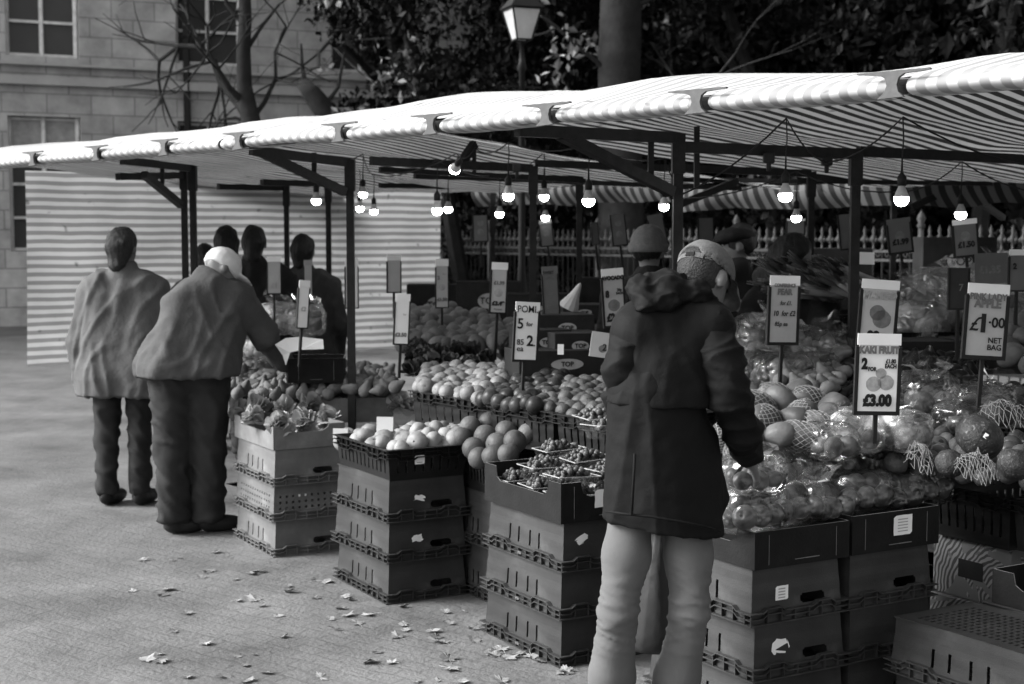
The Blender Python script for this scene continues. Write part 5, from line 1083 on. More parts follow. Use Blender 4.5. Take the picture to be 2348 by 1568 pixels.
sign('price card headed CONFERENCE PEAR with handwriting, on a black stick', 1796, 710, 5.95, 66, 150, [('CONFERENCE', 0, .37, .155, 1, 'greyink', .8), ('PEAR', 0, .27, .26, 1.3, 'greyink', .9), ('for £1.', .06, .1, .2, .3, 'ink', .8, .2), ('10  for £2', 0, -.06, .24, .4, 'ink', .85, .15), ('85p ea', -.1, -.22, .2, .3, 'ink', .9, .2)], yaw=.35, tilt=.03, post=105, head=1)
sign('big price card reading PINK LADY APPLE at the right edge', 2260, 735, 5.3, 90, 162, [('PINK LADY', 0, .335, .22, 1, 'greyink', .9), ('APPLE', 0, .235, .28, 1.2, 'greyink', .95), ('£', -.34, -.06, .5, .2, 'ink', 1, .3), ('1', -.08, -.05, .6, 1.2, 'ink'), ('·00', .27, -.03, .36, .5, 'ink'), ('NET', .26, -.28, .2, .4, 'ink'), ('BAG', .26, -.38, .2, .4, 'ink')], yaw=.15, tilt=.06, post=120, head=1)
sign('white handwritten price card reading POMI, in front of the middle post', 1206, 760, 6.5, 50, 130, [('POMI.', 0, .39, .42, .1, 'ink', .9), ('5', -.3, .13, .62, .3, 'ink'), ('for', .12, .13, .25, .4, 'ink'), ('85\nea', -.26, -.25, .34, .2, 'ink'), ('2', .18, -.17, .62, .6, 'ink'), ('.', .38, -.2, .4, .6, 'ink')], yaw=.4, tilt=.06, post=110, head=1, m='paper')
sign('printed price card reading 3.49 in the rear of the middle stall', 1143, 660, 8.2, 33, 112, [('£1.99', 0, .1, .33, 1.2, 'greyink'), ('£3.49', 0, -.32, .38, 1.5, 'ink'), ('Punnet', 0, -.44, .2, .5, 'greyink')], yaw=.3, tilt=.05, post=110, head=1, blob=[(0, -.1, .3, 'pic')])
sign('dim printed price card reading two for 1.50, left of the 3.49 card', 1013, 650, 9.3, 26, 108, [('2', -.3, .12, .42, 1.2, 'greyink'), ('for', .2, .2, .25, 1, 'pic'), ('£1.50', 0, -.34, .38, 1.5, 'greyink')], yaw=.2, tilt=.0, post=75, head=1, blob=[(0, -.08, .3, 'pic')])
sign('grey handwritten card reading SWEET POM on a stick', 1262, 672, 7.6, 33, 118, [('SWEET', -.1, .4, .27, .6, 'ink', .9), ('POM', 0, .3, .34, .2, 'greyink'), ('for', 0, 0, .3, .5, 'greyink'), ('£2.00', 0, -.26, .32, .3, 'greyink')], yaw=.3, tilt=-.06, post=90, head=0, m='signg')
sign('printed price card reading AVOCADO, eight for two pounds, beside the parka', 1406, 682, 7.0, 46, 128, [('AVOCADO', 0, .35, .26, 1.5, 'ink', .88), ('8', -.32, .06, .44, 1.5, 'ink', .8), ('30p', .3, .13, .18, 1, 'ink', .9), ('EACH', .3, .07, .15, 1, 'ink', .9), ('£2', -.2, -.36, .5, 1.5, 'ink', .8)], yaw=.3, tilt=-.07, post=60, head=1, blob=[(0, -.14, .3, 'picd')])
sign('loose tilted pale price card cut off by the parka', 1374, 790, 6.4, 42, 58, [('2', .3, -.1, .5, .5, 'ink')], yaw=.2, tilt=.14, head=None, blob=[(.2, -.15, .22, 'picd')], frame_=False)
sign('bright price card reading 3.50 left of the lumpy potatoes', 921, 732, 7.6, 30, 112, [('£3.50', -.05, -.32, .38, 1.2, 'greyink'), ('for', .2, .1, .2, .5, 'softink')], yaw=.3, tilt=.05, post=80, head=1, m='paper')
sign('thin bright price card seen almost edge on, left of the light gap', 695, 698, 7.8, 20, 106, [('£2', 0, -.1, .5, .6, 'softink')], yaw=.75, tilt=.08, post=90, head=1, m='paper')
sign('dim price card in front of the dark standing shopper', 628, 631, 9.0, 28, 82, [('£1', 0, -.3, .6, 1, 'softink')], yaw=.2, tilt=.0, post=70, head=1)
sign('dim price card left of the standing shopper', 543, 622, 9.4, 20, 74, yaw=.4, post=60, head=0); sign('dim price card behind the thin bright one', 706, 640, 9.8, 16, 84, yaw=.5, post=60, head=0); sign('pale price card in the bright gap left of the 3.50 card', 806, 650, 8.8, 26, 110, yaw=.3, post=60, head=1, m='paper'); sign('pale price card standing above the 3.50 card', 903, 628, 9.2, 28, 82, yaw=.3, post=60, head=1)
sign('far price card right of the tall post, hung below a cable', 2062, 540, 8.3, 50, 74, [('£1.99', 0, -.2, .34, 1.4, 'ink')], yaw=.1, tilt=-.13, head=0, m='signg', blob=[(0, 0, .22, 'picd')], post=60)
sign('far price card reading 1.50 under the low bulb at the right', 2213, 545, 8.0, 52, 80, [('£1.50', 0, -.2, .34, 1.4, 'ink')], yaw=.1, tilt=-.1, head=1, m='signg', blob=[(0, .05, .22, 'picd')], post=60)
sign('small far card with white header beside the long haired woman', 1824, 520, 9.0, 38, 32, yaw=.1, head=1, m='signg', post=60); sign('far card hanging behind the tall post', 1942, 530, 9.2, 34, 78, yaw=.1, tilt=-.12, head=None, m='signg', post=60)
sign('far dim card between beanie and flat cap', 1618, 528, 10.5, 32, 56, yaw=.1, tilt=-.03, head=None, m='signg', post=60); sign('far tilted card right above the beanie', 1507, 528, 9.6, 32, 70, yaw=.1, tilt=-.2, head=0, m='signg', post=60); sign('far tilted card left of the beanie', 1418, 526, 9.6, 30, 70, yaw=.1, tilt=-.12, head=None, m='signg', blob=[(0, .2, .25, 'picd'), (0, -.15, .25, 'picd')], post=60)
sign('far tilted card beside the thin bright bulb post', 1252, 535, 10.5, 26, 56, yaw=.1, tilt=-.12, head=0, m='signg', blob=[(0, 0, .3, 'picd')], post=60); sign('far dim card with two pictures in the left middle', 1101, 523, 11, 30, 58, yaw=.1, tilt=-.03, head=None, m='signg', blob=[(0, .2, .25, 'picd'), (0, -.15, .25, 'picd')], post=60); sign('far card leaning at the post under the beam', 1364, 535, 10.2, 14, 50, yaw=.3, tilt=-.1, head=None, m='signg', post=60)
sign('dark card seen from behind, left of the apple price card', 2198, 660, 6.6, 44, 92, [('7', .1, 0, .5, .4, 'picd')], yaw=.2, tilt=.0, head=None, m='cardd', post=120); sign('broad dim card above the apple price card', 2272, 615, 7.0, 78, 70, [('£1.35', -.05, -.05, .3, 1.2, 'picd')], yaw=.1, tilt=-.03, head=None, m='signg', post=60, frame_=False); sign('pale card cut off by the right edge', 2332, 620, 6.6, 36, 90, [('2', -.2, .1, .5, 1, 'ink')], yaw=.1, head=1, m='signg', post=80)
# ================================================================== LEAVES ON THE GROUND
def leafmesh(seed):
    rs = random.Random(seed); pts = []; lob = [(-2.35, .62), (-1.2, .85), (0, 1.1), (1.2, .85), (2.35, .62)]
    for a, r in lob:
        for da, rr in ((-.5, .6), (-.26, .82), (-.14, .72), (0, 1), (.14, .74), (.3, .84)): pts.append((a + da, r * rr * rs.uniform(.9, 1.1)))
    pts.append((math.pi, .18)); n = len(pts); V = [(0, 0, .006)]
    for a, r in pts:
        x, y = math.sin(a) * r * .055, math.cos(a) * r * .055; V.append((x, y, .003 + .02 * (noise.noise(Vector((x * 22, y * 22, seed))) + .55) * r))
    F = [(0, i + 1, (i + 1) % n + 1) for i in range(n)]; m = MB().add(V, F); m.tube([(0, -.008, .006), (.004, -.04, .006), (.002, -.07, .004)], .0011, 5); me = m.mesh('fallen_leaf'); me.materials.append(K['fallen']); return me
LM = [leafmesh(i * 3 + 1) for i in range(5)]
spots_ = [(1028, 1513, 1.2), (992, 1448, 1), (1000, 1462, 1), (770, 1443, 1), (850, 1410, .9), (1295, 1540, .9), (1240, 1518, .9), (845, 1518, 1), (900, 1520, .8), (735, 1555, 1), (925, 1446, .8), (690, 1300, .7), (600, 1310, .8), (660, 1345, .7), (1065, 1390, .8), (1020, 1405, .9), (1150, 1490, 1), (1190, 1500, .8), (1120, 1500, .8), (460, 1325, .8), (790, 1370, .8)]
rs = random.Random(21)
for i in range(95):
    spots_.append((rs.uniform(300, 1330), rs.uniform(1255, 1575), rs.uniform(.55, 1.05)))
for x, y, s_ in spots_:
    if x > 1100 and y < 1440: continue
    if y < 1400 and 540 < x < 1100 and y < 1290 + (x - 540) * .2: continue
    p = atz(x, y, .002); o = bpy.data.objects.new('fallen_leaf', rs.choice(LM)); col.objects.link(o); o.location = p; o.rotation_euler = (rs.gauss(0, .12), rs.gauss(0, .12), rs.uniform(0, 6.28)); o.scale = (s_ * .9, s_ * rs.uniform(.55, .95), s_ * .8)
    tag(o, 'dry pale curled plane leaf lying on the paving in front of the stall', 'leaf', 'fallen leaves on the paving')
# ================================================================== PEOPLE
def P3(x, y, Y): return np.array(at(x, y, Y))
def head_parts(c, f, up, r=.1):
    """skull, jaw, nose, ears and neck stub for a head at c looking along f"""
    c = Vector(c); f = Vector(f).normalized(); up = Vector(up); up = (up - f * up.dot(f)).normalized(); s_ = f.cross(up)
    Rm = Matrix((s_, f, up)).transposed(); E_ = Rm.to_euler(); k = r / .1
    def q(x, y, z): return c + s_ * x * k + f * y * k + up * z * k
    pr = [ell(q(0, -.008, .02), (.074 * k, .094 * k, .09 * k), E_), ell(q(0, .03, -.035), (.055 * k, .06 * k, .072 * k), E_), ell(q(0, .05, -.09), (.028 * k, .03 * k, .024 * k), E_)]
    det = [ell(q(0, .102, -.022), (.012 * k, .02 * k, .02 * k), E_), cone(q(0, .088, .012), q(0, .1, -.02), .008 * k, .012 * k), ell(q(0, .088, -.06), (.022 * k, .01 * k, .008 * k), E_), ell(q(-.03, .078, .028), (.024 * k, .014 * k, .009 * k), E_), ell(q(.03, .078, .028), (.024 * k, .014 * k, .009 * k), E_)]
    ears = [ell(q(x, -.004, -.015), (.013 * k, .02 * k, .032 * k), E_) for x in (-.078, .078)]
    eyes = [ell(q(x, .085, .008), (.011 * k, .008 * k, .007 * k), E_) for x in (-.03, .03)]
    return pr + det + ears, q, E_, eyes
def hand_parts(w, d, n, s_=1, curl=.5, thumb=1):
    """palm, four unequal bent fingers and a side thumb, from wrist w along d with the palm facing n"""
    w = Vector(w); d = Vector(d).normalized(); n = Vector(n); n = (n - d * n.dot(d)).normalized(); x = d.cross(n) * thumb; pr = []
    pr.append(cone(w - d * .03, w + d * .02, .025, .026))
    for i in range(4): pr.append(cone(w + d * .01 + x * (i - 1.5) * .014, w + d * .085 + x * (i - 1.5) * .0195, .013, .0115))
    for i, L_ in enumerate((.072, .082, .077, .06)):
        p = w + d * .085 + x * (1.5 - i) * .0195; dd = d.copy()
        for j, fr in enumerate((.45, .32, .25)):
            a = curl * (.5 + .35 * j); dd = (dd * math.cos(a) + n * math.sin(a)).normalized(); q = p + dd * L_ * fr; pr.append(cone(p, q, .0095 - .0008 * j, .0088 - .0008 * j)); p = q
    p = w + d * .02 + x * .028; t1 = (d * .6 + x * .7 + n * .3).normalized(); q = p + t1 * .045; pr.append(cone(p - t1 * .01, q, .015, .011)); t2 = (d * .9 + x * .15 + n * .45).normalized(); pr.append(cone(q, q + t2 * .035, .0105, .0085)); return pr
def join_mesh(name, mes):
    mb = MB()
    for me in mes: mb.add([v.co for v in me.vertices], [tuple(p.vertices) for p in me.polygons])
    return mb.mesh(name, True)
def put(name, me, base, m, parent): return link(name, shift(me, base), K[m] if isinstance(m, str) else m, parent)

def put_eyes(eyes, base, t):
    for e in eyes: MB().lathe([(.007 * math.sin(math.pi * i / 8), -.007 * math.cos(math.pi * i / 8)) for i in range(9)], 10, tuple(Vector(e[1]) - base)).build('eye', K['ink'], t, sm=True)
# ---- the stooping man in the dark parka
def man():
    d = 4.25; base = at(1470, 1200, 4.3); base.z = 0
    t = thing('person', 'man seen from behind in dark parka, pale jeans and tweed cap, bending over bagged fruit', 'person', base)
    fdir = Vector((.62, .55, -.62)); upd = Vector((.15, .35, .9)); hc = at(1614, 640, 4.42)
    hp_, q, E_, eyes = head_parts(hc, fdir, upd, .096)
    neck = [cone(at(1572, 715, 4.36), hc - Vector((.0, .0, .045)), .062, .056)]
    wr = at(1712, 1052, 4.5); hd = Vector((.3, .85, -.35))
    body = [cone(P3(1535, 760, 4.34), P3(1510, 1080, 4.26), .09, .1), cone(P3(1640, 760, 4.3), P3(1658, 905, 4.24), .04, .036), cone(P3(1658, 905, 4.24), np.array(wr), .034, .025), cone(P3(1535, 735, 4.35), P3(1640, 760, 4.3), .05, .045), cone(P3(1535, 735, 4.35), P3(1440, 775, 4.26), .05, .045),
            cone(P3(1440, 775, 4.26), P3(1425, 905, 4.34), .04, .035), cone(P3(1425, 905, 4.34), P3(1492, 1120, 4.52), .034, .025), cone(P3(1450, 1120, 4.25), P3(1412, 1400, 4.2), .045, .028), cone(P3(1412, 1400, 4.2), P3(1385, 1745, 4.3), .028, .028), cone(P3(1575, 1120, 4.28), P3(1580, 1400, 4.22), .045, .028), cone(P3(1580, 1400, 4.22), P3(1520, 1745, 4.35), .028, .028), cone(P3(1535, 760, 4.34), P3(1572, 715, 4.36), .07, .06)]
    b1 = sdf_mesh('b', hp_ + neck + body, .009, .018)
    w2 = Vector(P3(1492, 1120, 4.52)); b2 = sdf_mesh('h', hand_parts(wr, hd, (-.6, -.2, -.3), curl=.75, thumb=-1) , .0045, .006); b3 = sdf_mesh('h', hand_parts(w2, (.05, .05, -1), (-.7, .1, 0), curl=1.1), .0045, .006)
    body_o = put('body', join_mesh('body', [b1, b2, b3]), base, 'skin', t)
    put_eyes(eyes, base, t)
    # short grey hair under the cap
    hr = sdf_mesh('hair', [ell(q(0, -.012, .018), (.076, .094, .089), E_)], .008, .01, planes=[(q(0, .03, .0), fdir.normalized()), (q(0, 0, -.055), -Vector(upd).normalized())], cut=[ell(q(x, .0, -.015), (.02, .028, .036), E_) for x in (-.085, .085)])
    put('hair', hr, base, 'hairg', t)
    # cap: crown, brim, strap opening at the back
    un = Vector(upd - fdir.normalized() * upd.dot(fdir.normalized())).normalized()
    cp = sdf_mesh('cap', [ell(q(0, -.005, .032), (.085, .104, .09), E_)], .0065, .01, planes=[(q(0, 0, .012), -un)], cut=[ell(q(0, -.115, .02), (.042, .05, .038), E_), ell(q(0, -.005, .0), (.08, .1, .085), E_)], mod=lambda v, n: .002 * nz(v, 30))
    cap_o = put('cap', cp, base, 'capm', t)
    br = MB(); V = []
    for i in range(13):
        a = -1.15 + 2.3 * i / 12
        for rr, dz in ((.9, 0), (1.0, -.002), (1.3, -.012), (1.62, -.03)):
            V.append(q(.088 * math.sin(a) * min(rr, 1.15), .106 * math.cos(a) * rr * (1 if rr < 1.1 else 1), .018 + dz - .02 * abs(math.sin(a)) ** 2 * (rr - .9)))
    br.add([v - base for v in V] + [v - base + un * .004 for v in V], [(i * 4 + j, i * 4 + j + 1, i * 4 + j + 5, i * 4 + j + 4) for i in range(12) for j in range(3)] + [(52 + i * 4 + j + 4, 52 + i * 4 + j + 5, 52 + i * 4 + j + 1, 52 + i * 4 + j) for i in range(12) for j in range(3)] + [(i * 4 + 3, 52 + i * 4 + 3, 52 + i * 4 + 7, i * 4 + 7) for i in range(12)])
    br.build('brim', K['capm'], cap_o, sm=True); st = MB(); pts = [q(.05 * a, -.006 - .104 * math.sqrt(1 - (.05 * a / .088) ** 2), .018 + .0 * a) - base for a in (-1, -.5, 0, .5, 1)]
    for a_, b_ in zip(pts, pts[1:]): st.bar(a_, b_, .003, .018, up=un)
    st.build('strap', K['capm'], cap_o); bk = MB().bar(pts[2] - (pts[3] - pts[1]) * .1 + (pts[2] + base - hc).normalized() * .003, pts[3] + (pts[2] + base - hc).normalized() * .003, .004, .014, up=un).build('buckle', K['coatd'], cap_o)
    # parka, upper part: ends in a loose yoke edge over the skirt
    fo = lambda a=.012, s_=7, sd_=0: (lambda v, n: folds(v, s_, a, (1, 1, .45), sd_) + .004 * nz(v, 22, sd_))
    up_ = [cone(P3(1485, 775, 4.3), P3(1468, 925, 4.26), .1, .105), cone(P3(1580, 765, 4.32), P3(1560, 940, 4.26), .105, .098), cone(P3(1530, 765, 4.42), P3(1520, 930, 4.36), .12, .12),
           cone(P3(1545, 720, 4.36), P3(1600, 735, 4.36), .065, .075), ell(P3(1452, 765, 4.27), (.07, .075, .08)), ell(P3(1632, 752, 4.3), (.072, .08, .075)),
           ell(P3(1500, 735, 4.32), (.09, .08, .06)), cone(P3(1520, 850, 4.28), P3(1510, 925, 4.26), .12, .13)]
    pl = P3(1385, 905, 4.25); pn_ = np.array([.0, 0, -1.]); pn_ = np.array([-.14, 0, -1.]); pn_ /= np.linalg.norm(pn_)
    jk = sdf_mesh('parka', up_, .008, .05, planes=[(P3(1510, 932, 4.2), np.array([-.04, 0, -1.]))], mod=lambda v, n: folds(v, 5, .006, (1.2, 1, .4), 3) + .003 * nz(v, 25))
    put('parka_back', jk, base, 'parka', t)
    sk = [cone(P3(1460, 900, 4.25), P3(1448, 1245, 4.25), .088, .094), cone(P3(1545, 900, 4.27), P3(1592, 1262, 4.27), .09, .1), cone(P3(1515, 900, 4.36), P3(1525, 1250, 4.36), .11, .13), cone(P3(1505, 900, 4.24), P3(1520, 1250, 4.22), .1, .115), cone(P3(1600, 1010, 4.3), P3(1640, 1140, 4.32), .05, .045)]
    hn = np.array([-.15, 0, -1.]); hn /= np.linalg.norm(hn)
    s_m = sdf_mesh('skirt', sk, .008, .05, planes=[(P3(1510, 1208, 4.25), hn)], mod=lambda v, n: (folds(v, 5, .008, (1.5, 1, .25), 8) + .003 * nz(v, 25)) * (1 if v.z < 9 else 0))
    sko = put('parka_skirt', s_m, base, 'parka', t)
    # turned hem band, vent seam and yoke edge as stitched welts
    def welt(name, pts, r=.004, par=None): MB().tube([at(*p) - base for p in pts], r, 6).build(name, K['parka'], par, sm=True)
    welt('hem_seam', [(1388, 1172, 4.17), (1430, 1178, 4.125), (1490, 1184, 4.1), (1560, 1196, 4.1), (1620, 1208, 4.13), (1650, 1218, 4.18)], .004, sko); welt('vent_seam', [(1455, 1040, 4.115), (1452, 1100, 4.11), (1448, 1180, 4.11)], .004, sko)
    # sleeves
    sr = [cone(P3(1630, 755, 4.29), P3(1650, 830, 4.24), .072, .068), cone(P3(1650, 830, 4.24), P3(1668, 905, 4.22), .068, .064), cone(P3(1668, 905, 4.22), P3(1702, 985, 4.3), .062, .054), cone(P3(1702, 985, 4.3), P3(1712, 1045, 4.45), .055, .045)]
    def sleeve_mod(v, n):
        return folds(v, 9, .012, (.6, .6, 1.5), 5) + .008 * (1 - 2 * abs(noise.noise(Vector((v.x * 4, v.y * 4, v.z * 17 + v.x * 9))))) - .005
    put('right_sleeve', sdf_mesh('right_sleeve', sr, .0075, .03, mod=sleeve_mod), base, 'parka', t)
    sl_ = [cone(P3(1448, 770, 4.26), P3(1432, 850, 4.24), .066, .062), cone(P3(1432, 850, 4.24), P3(1428, 915, 4.32), .06, .056), cone(P3(1428, 915, 4.32), P3(1484, 1100, 4.5), .052, .042)]
    put('left_sleeve', sdf_mesh('left_sleeve', sl_, .0075, .03, mod=sleeve_mod), base, 'parka', t)
    # hood lying on the left shoulder
    hd_ = [cone(P3(1475, 672, 4.3), P3(1530, 662, 4.28), .034, .036), cone(P3(1530, 662, 4.28), P3(1600, 678, 4.3), .036, .03), cone(P3(1600, 668, 4.3), P3(1632, 705, 4.36), .036, .028), cone(P3(1478, 695, 4.24), P3(1462, 655, 4.3), .03, .036), cone(P3(1530, 690, 4.25), P3(1480, 700, 4.22), .035, .022), ell(P3(1545, 682, 4.32), (.08, .06, .032)), ell(P3(1525, 640, 4.34), (.07, .04, .03))]
    put('hood', sdf_mesh('hood', hd_, .0065, .02, mod=lambda v, n: folds(v, 15, .009, (1, 1, 1.8), 2) + .003 * nz(v, 40)), base, 'parka', t)
    # jeans
    def jean(nm, hx, kx, ax, dd):
        js = [cone(P3(hx, 1130, 4.27 + dd), P3((hx + kx) / 2, 1270, 4.24 + dd), .07, .069), cone(P3((hx + kx) / 2, 1270, 4.24 + dd), P3(kx, 1400, 4.21 + dd), .069, .058), cone(P3(kx, 1400, 4.21 + dd), P3((kx + ax) / 2, 1550, 4.25 + dd), .061, .064), cone(P3((kx + ax) / 2, 1550, 4.25 + dd), P3(ax, 1730, 4.3 + dd), .064, .066)]
        kz = at(kx, 1410, 4.2).z
        def md(v, n):
            g_ = math.exp(-((v.z - kz) / .12) ** 2); w_ = noise.noise(Vector((v.x * 7 + hx, v.y * 5, v.z * 30 + v.x * 11))); w2 = noise.noise(Vector((v.x * 8, v.y * 8 + hx, v.z * 42 - v.x * 14)))
            return .007 * g_ * max(0, 1 - 3.2 * abs(w_)) ** 1.2 + .004 * g_ * w2 + .005 * noise.noise(Vector((v.x * 7 + hx, v.y * 7, v.z * 5))) + .008 * noise.noise(Vector((v.x * 9, v.y * 9, v.z * 4))) - .006 * g_
        return sdf_mesh(nm, js, .007, .03, mod=md)
    j1 = jean('j', 1452, 1416, 1390, 0); j2 = jean('j', 1580, 1580, 1525, .03); hips = sdf_mesh('j', [cone(P3(1465, 1100, 4.3), P3(1470, 1160, 4.28), .1, .07), cone(P3(1560, 1100, 4.3), P3(1560, 1160, 4.3), .1, .07)], .01, .03)
    put('jeans', join_mesh('jeans', [j1, j2, hips]), base, 'denim', t)
    for ax in (1385, 1525):
        a = at(ax, 1745, 4.3); a.z = .0; sh = sdf_mesh('shoe', [ell((a.x + .05, a.y + .07, .04), (.05, .13, .05), Euler((0, 0, -.5))), ell((a.x, a.y - .01, .06), (.045, .06, .06))], .008, .02, planes=[((0, 0, .004), (0, 0, -1))]); put('shoe', sh, base, 'shoe', t)
    # the carrier bag he holds
    c0 = at(1512, 1215, 4.53); prof = []
    mb = MB(); rows = 16; n = 26
    edge = [(1498, 1533, 1222), (1493, 1530, 1250), (1484, 1530, 1290), (1476, 1534, 1340), (1466, 1546, 1390), (1456, 1560, 1440), (1452, 1566, 1475), (1462, 1556, 1492)]
    for j, (xa, xb, y) in enumerate(edge):
        ca_, cb_ = at(xa - 6, y, 4.53), at(xb + 6, y, 4.53); c = (ca_ + cb_) / 2; hw = (cb_ - ca_).length / 2; dp = .02 + .055 * math.sin(math.pi * min(1, j / 8))
        for k in range(n):
            a = 6.283 * k / n; f = 1 + .1 * math.sin(k * 2.7 + j * .2) * (1 - j / 14) + .05 * noise.noise(Vector((k, j * .5, 2))); mb.v.append(tuple(c + Vector((hw * math.cos(a) * f, dp * math.sin(a) * f, 0)) - c0))
    for j in range(len(edge) - 1):
        for k in range(n): mb.f.append((j * n + k, j * n + (k + 1) % n, (j + 1) * n + (k + 1) % n, (j + 1) * n + k))
    mb.f.append(tuple((len(edge) - 1) * n + k for k in range(n)))
    bg_ = thing('carrier_bag', 'thin pale plastic carrier bag hanging between the legs of the man in the parka', 'bag', c0); mb.build('bag', K['carrier'], bg_, sm=True)
    hm = MB()
    for s_ in (-1, 1): hm.tube([(s_ * .012, 0, -.01), (s_ * .01, 0, .05), (0, 0, .11)], [.01, .007, .006], 8)
    hm.build('handle', K['carrier'], bg_, sm=True)
man()

# ---- generic clothed figure: joints given in the photo
def figure(label, d, head_, face, nk, sh, el, wr, hip, kn, ft, coat='coatd', legs='trous', hair=None, hat=None, hr=.098, cw=.13, hands=(True, True), group=None, coat_end=None, hoodup=False, up=(0, 0, 1), lw=1.0, puff=1.0, sk='skin', voxel=.013):
    def J(p): return at(p[0], p[1], d + (p[2] if len(p) > 2 else 0))
    H, N, (SL, SR), (EL, ER), (WL, WR), (HL, HR), (KL, KR) = J(head_), J(nk), map(J, sh), map(J, el), map(J, wr), map(J, hip), map(J, kn)
    FL, FR = [Vector((J(p).x, J(p).y, .07)) for p in ft]
    base = Vector(((FL.x + FR.x) / 2, (FL.y + FR.y) / 2, 0)); t = thing('person', label, 'person', base)
    hp_, q, E_, eyes = head_parts(H, face, up, hr)
    pel = (HL + HR) / 2; ch = (SL + SR) / 2 * .8 + pel * .2
    bd = hp_ + [cone(N, H - Vector(up) * .04, .055, .05), cone(N, ch, .07, .09), cone(ch, pel, .1, .11), cone(SL, EL, .042, .037), cone(EL, WL, .035, .025), cone(SR, ER, .042, .037), cone(ER, WR, .035, .025), cone(N, SL, .05, .045), cone(N, SR, .05, .045), cone(HL, KL, .075, .048), cone(KL, FL, .047, .035), cone(HR, KR, .075, .048), cone(KR, FR, .047, .035)]
    ms = [sdf_mesh('b', bd, voxel, .02)]
    for on, W_, E2, th in ((hands[0], WL, EL, 1), (hands[1], WR, ER, -1)):
        dd = (W_ - E2).normalized()
        if on: ms.append(sdf_mesh('h', hand_parts(W_, dd, Vector((0, .4, -.6)) - dd * .1, curl=.45, thumb=th), .006, .007))
    put('body', join_mesh('body', ms), base, sk, t)
    put_eyes(eyes, base, t)
    ce = coat_end if coat_end is not None else min(HL.z, HR.z) - .12
    w_ = cw * puff
    sd_ = (SR - SL).normalized()
    ct = [cone(SL.lerp(N, .35), HL, .085 * puff, w_), cone(SR.lerp(N, .35), HR, .085 * puff, w_), cone(N, pel, .08 * puff, w_), cone(HL, HL - Vector((0, 0, .5)), w_, w_ * 1.08), cone(HR, HR - Vector((0, 0, .5)), w_, w_ * 1.08),
          cone(SL, EL, .068 * puff, .06 * puff), cone(EL, WL, .058 * puff, .045 * puff), cone(SR, ER, .068 * puff, .06 * puff), cone(ER, WR, .058 * puff, .045 * puff), cone(N, N + Vector((0, 0, .03)), .07, .062)]
    put('coat', sdf_mesh('coat', ct, voxel, .04, planes=[((0, 0, ce), (0, 0, -1))], mod=lambda v, n: folds(v, 6, .014, (1, 1, .5), d) + .01 * max(0, 1 - 4 * abs(noise.noise(Vector((v.x * 5 + d, v.y * 5, v.z * 4 - v.x * 5))))) + .003 * nz(v, 20)), base, coat, t)
    lg = [cone(HL, KL, .095 * lw, .07 * lw), cone(KL, FL + Vector((0, 0, .02)), .07 * lw, .065 * lw), cone(HR, KR, .095 * lw, .07 * lw), cone(KR, FR + Vector((0, 0, .02)), .07 * lw, .065 * lw), cone(HL, HR, .1 * lw, .1 * lw)]
    put('trousers', sdf_mesh('trousers', lg, voxel, .03, planes=[((0, 0, .07), (0, 0, -1))], mod=lambda v, n: .010 * noise.noise(Vector((v.x * 8, v.y * 8, v.z * 6))) + .014 * max(0, 1 - 3.5 * abs(noise.noise(Vector((v.x * 6 + d, v.y * 6, v.z * 11 + v.x * 8))))) - .003), base, legs, t)
    fw = Vector((face[0], face[1], 0)); fw = fw.normalized() if fw.length > .1 else Vector((0, 1, 0)); fe = Euler((0, 0, math.atan2(-fw.x, fw.y)))
    for F_ in (FL, FR): put('shoe', sdf_mesh('shoe', [ell(Vector((F_.x, F_.y, .045)) + fw * .07, (.048, .13, .05), fe), ell(Vector((F_.x, F_.y, .07)), (.045, .055, .06))], voxel, .02, planes=[((0, 0, .004), (0, 0, -1))]), base, 'shoe', t)
    k = hr / .1
    if hair:
        kind, mm = hair
        pr = [ell(q(0, -.018, .03), (.088 * k, .1 * k, .098 * k), E_)]
        if kind == 'long': pr += [cone(q(0, -.06, 0), q(0, -.085, -.2), .075 * k, .07 * k), cone(q(-.05, -.03, 0), q(-.06, -.04, -.2), .045, .035), cone(q(.05, -.03, 0), q(.06, -.04, -.2), .045, .035)]
        if kind == 'bob': pr += [cone(q(0, -.05, 0), q(0, -.06, -.09), .08 * k, .06 * k)]
        f_ = Vector(face).normalized()
        put('hair', sdf_mesh('hair', pr, .01, .03, cut=[ell(q(0, .1, -.03), (.07 * k, .06 * k, .1 * k), E_)], mod=lambda v, n: .012 * nz(v, 14) + .006 * noise.noise(Vector((v.x * 70, v.y * 70, v.z * 9)))), base, mm, t)
    if hat:
        kind, mm = hat; un = Vector(E_.to_matrix().col[2])
        if kind == 'beanie': pr = [ell(q(0, -.01, .04), (.1 * k, .112 * k, .11 * k), E_)]; pls = [(q(0, 0, .0), -un)]
        elif kind == 'flat': pr = [ell(q(0, .01, .055), (.105 * k, .13 * k, .055 * k), E_), ell(q(0, .1, .03), (.07 * k, .06 * k, .014 * k), E_)]; pls = []
        else: pr = [ell(q(0, -.008, .03), (.096 * k, .112 * k, .1 * k), E_), ell(q(0, .13, .02), (.068 * k, .07 * k, .01 * k), E_)]; pls = [(q(0, 0, -.012), -un)]
        h_ = put('hat', sdf_mesh('hat', pr, .009, .02, planes=pls, mod=lambda v, n: .003 * nz(v, 40)), base, mm, t)
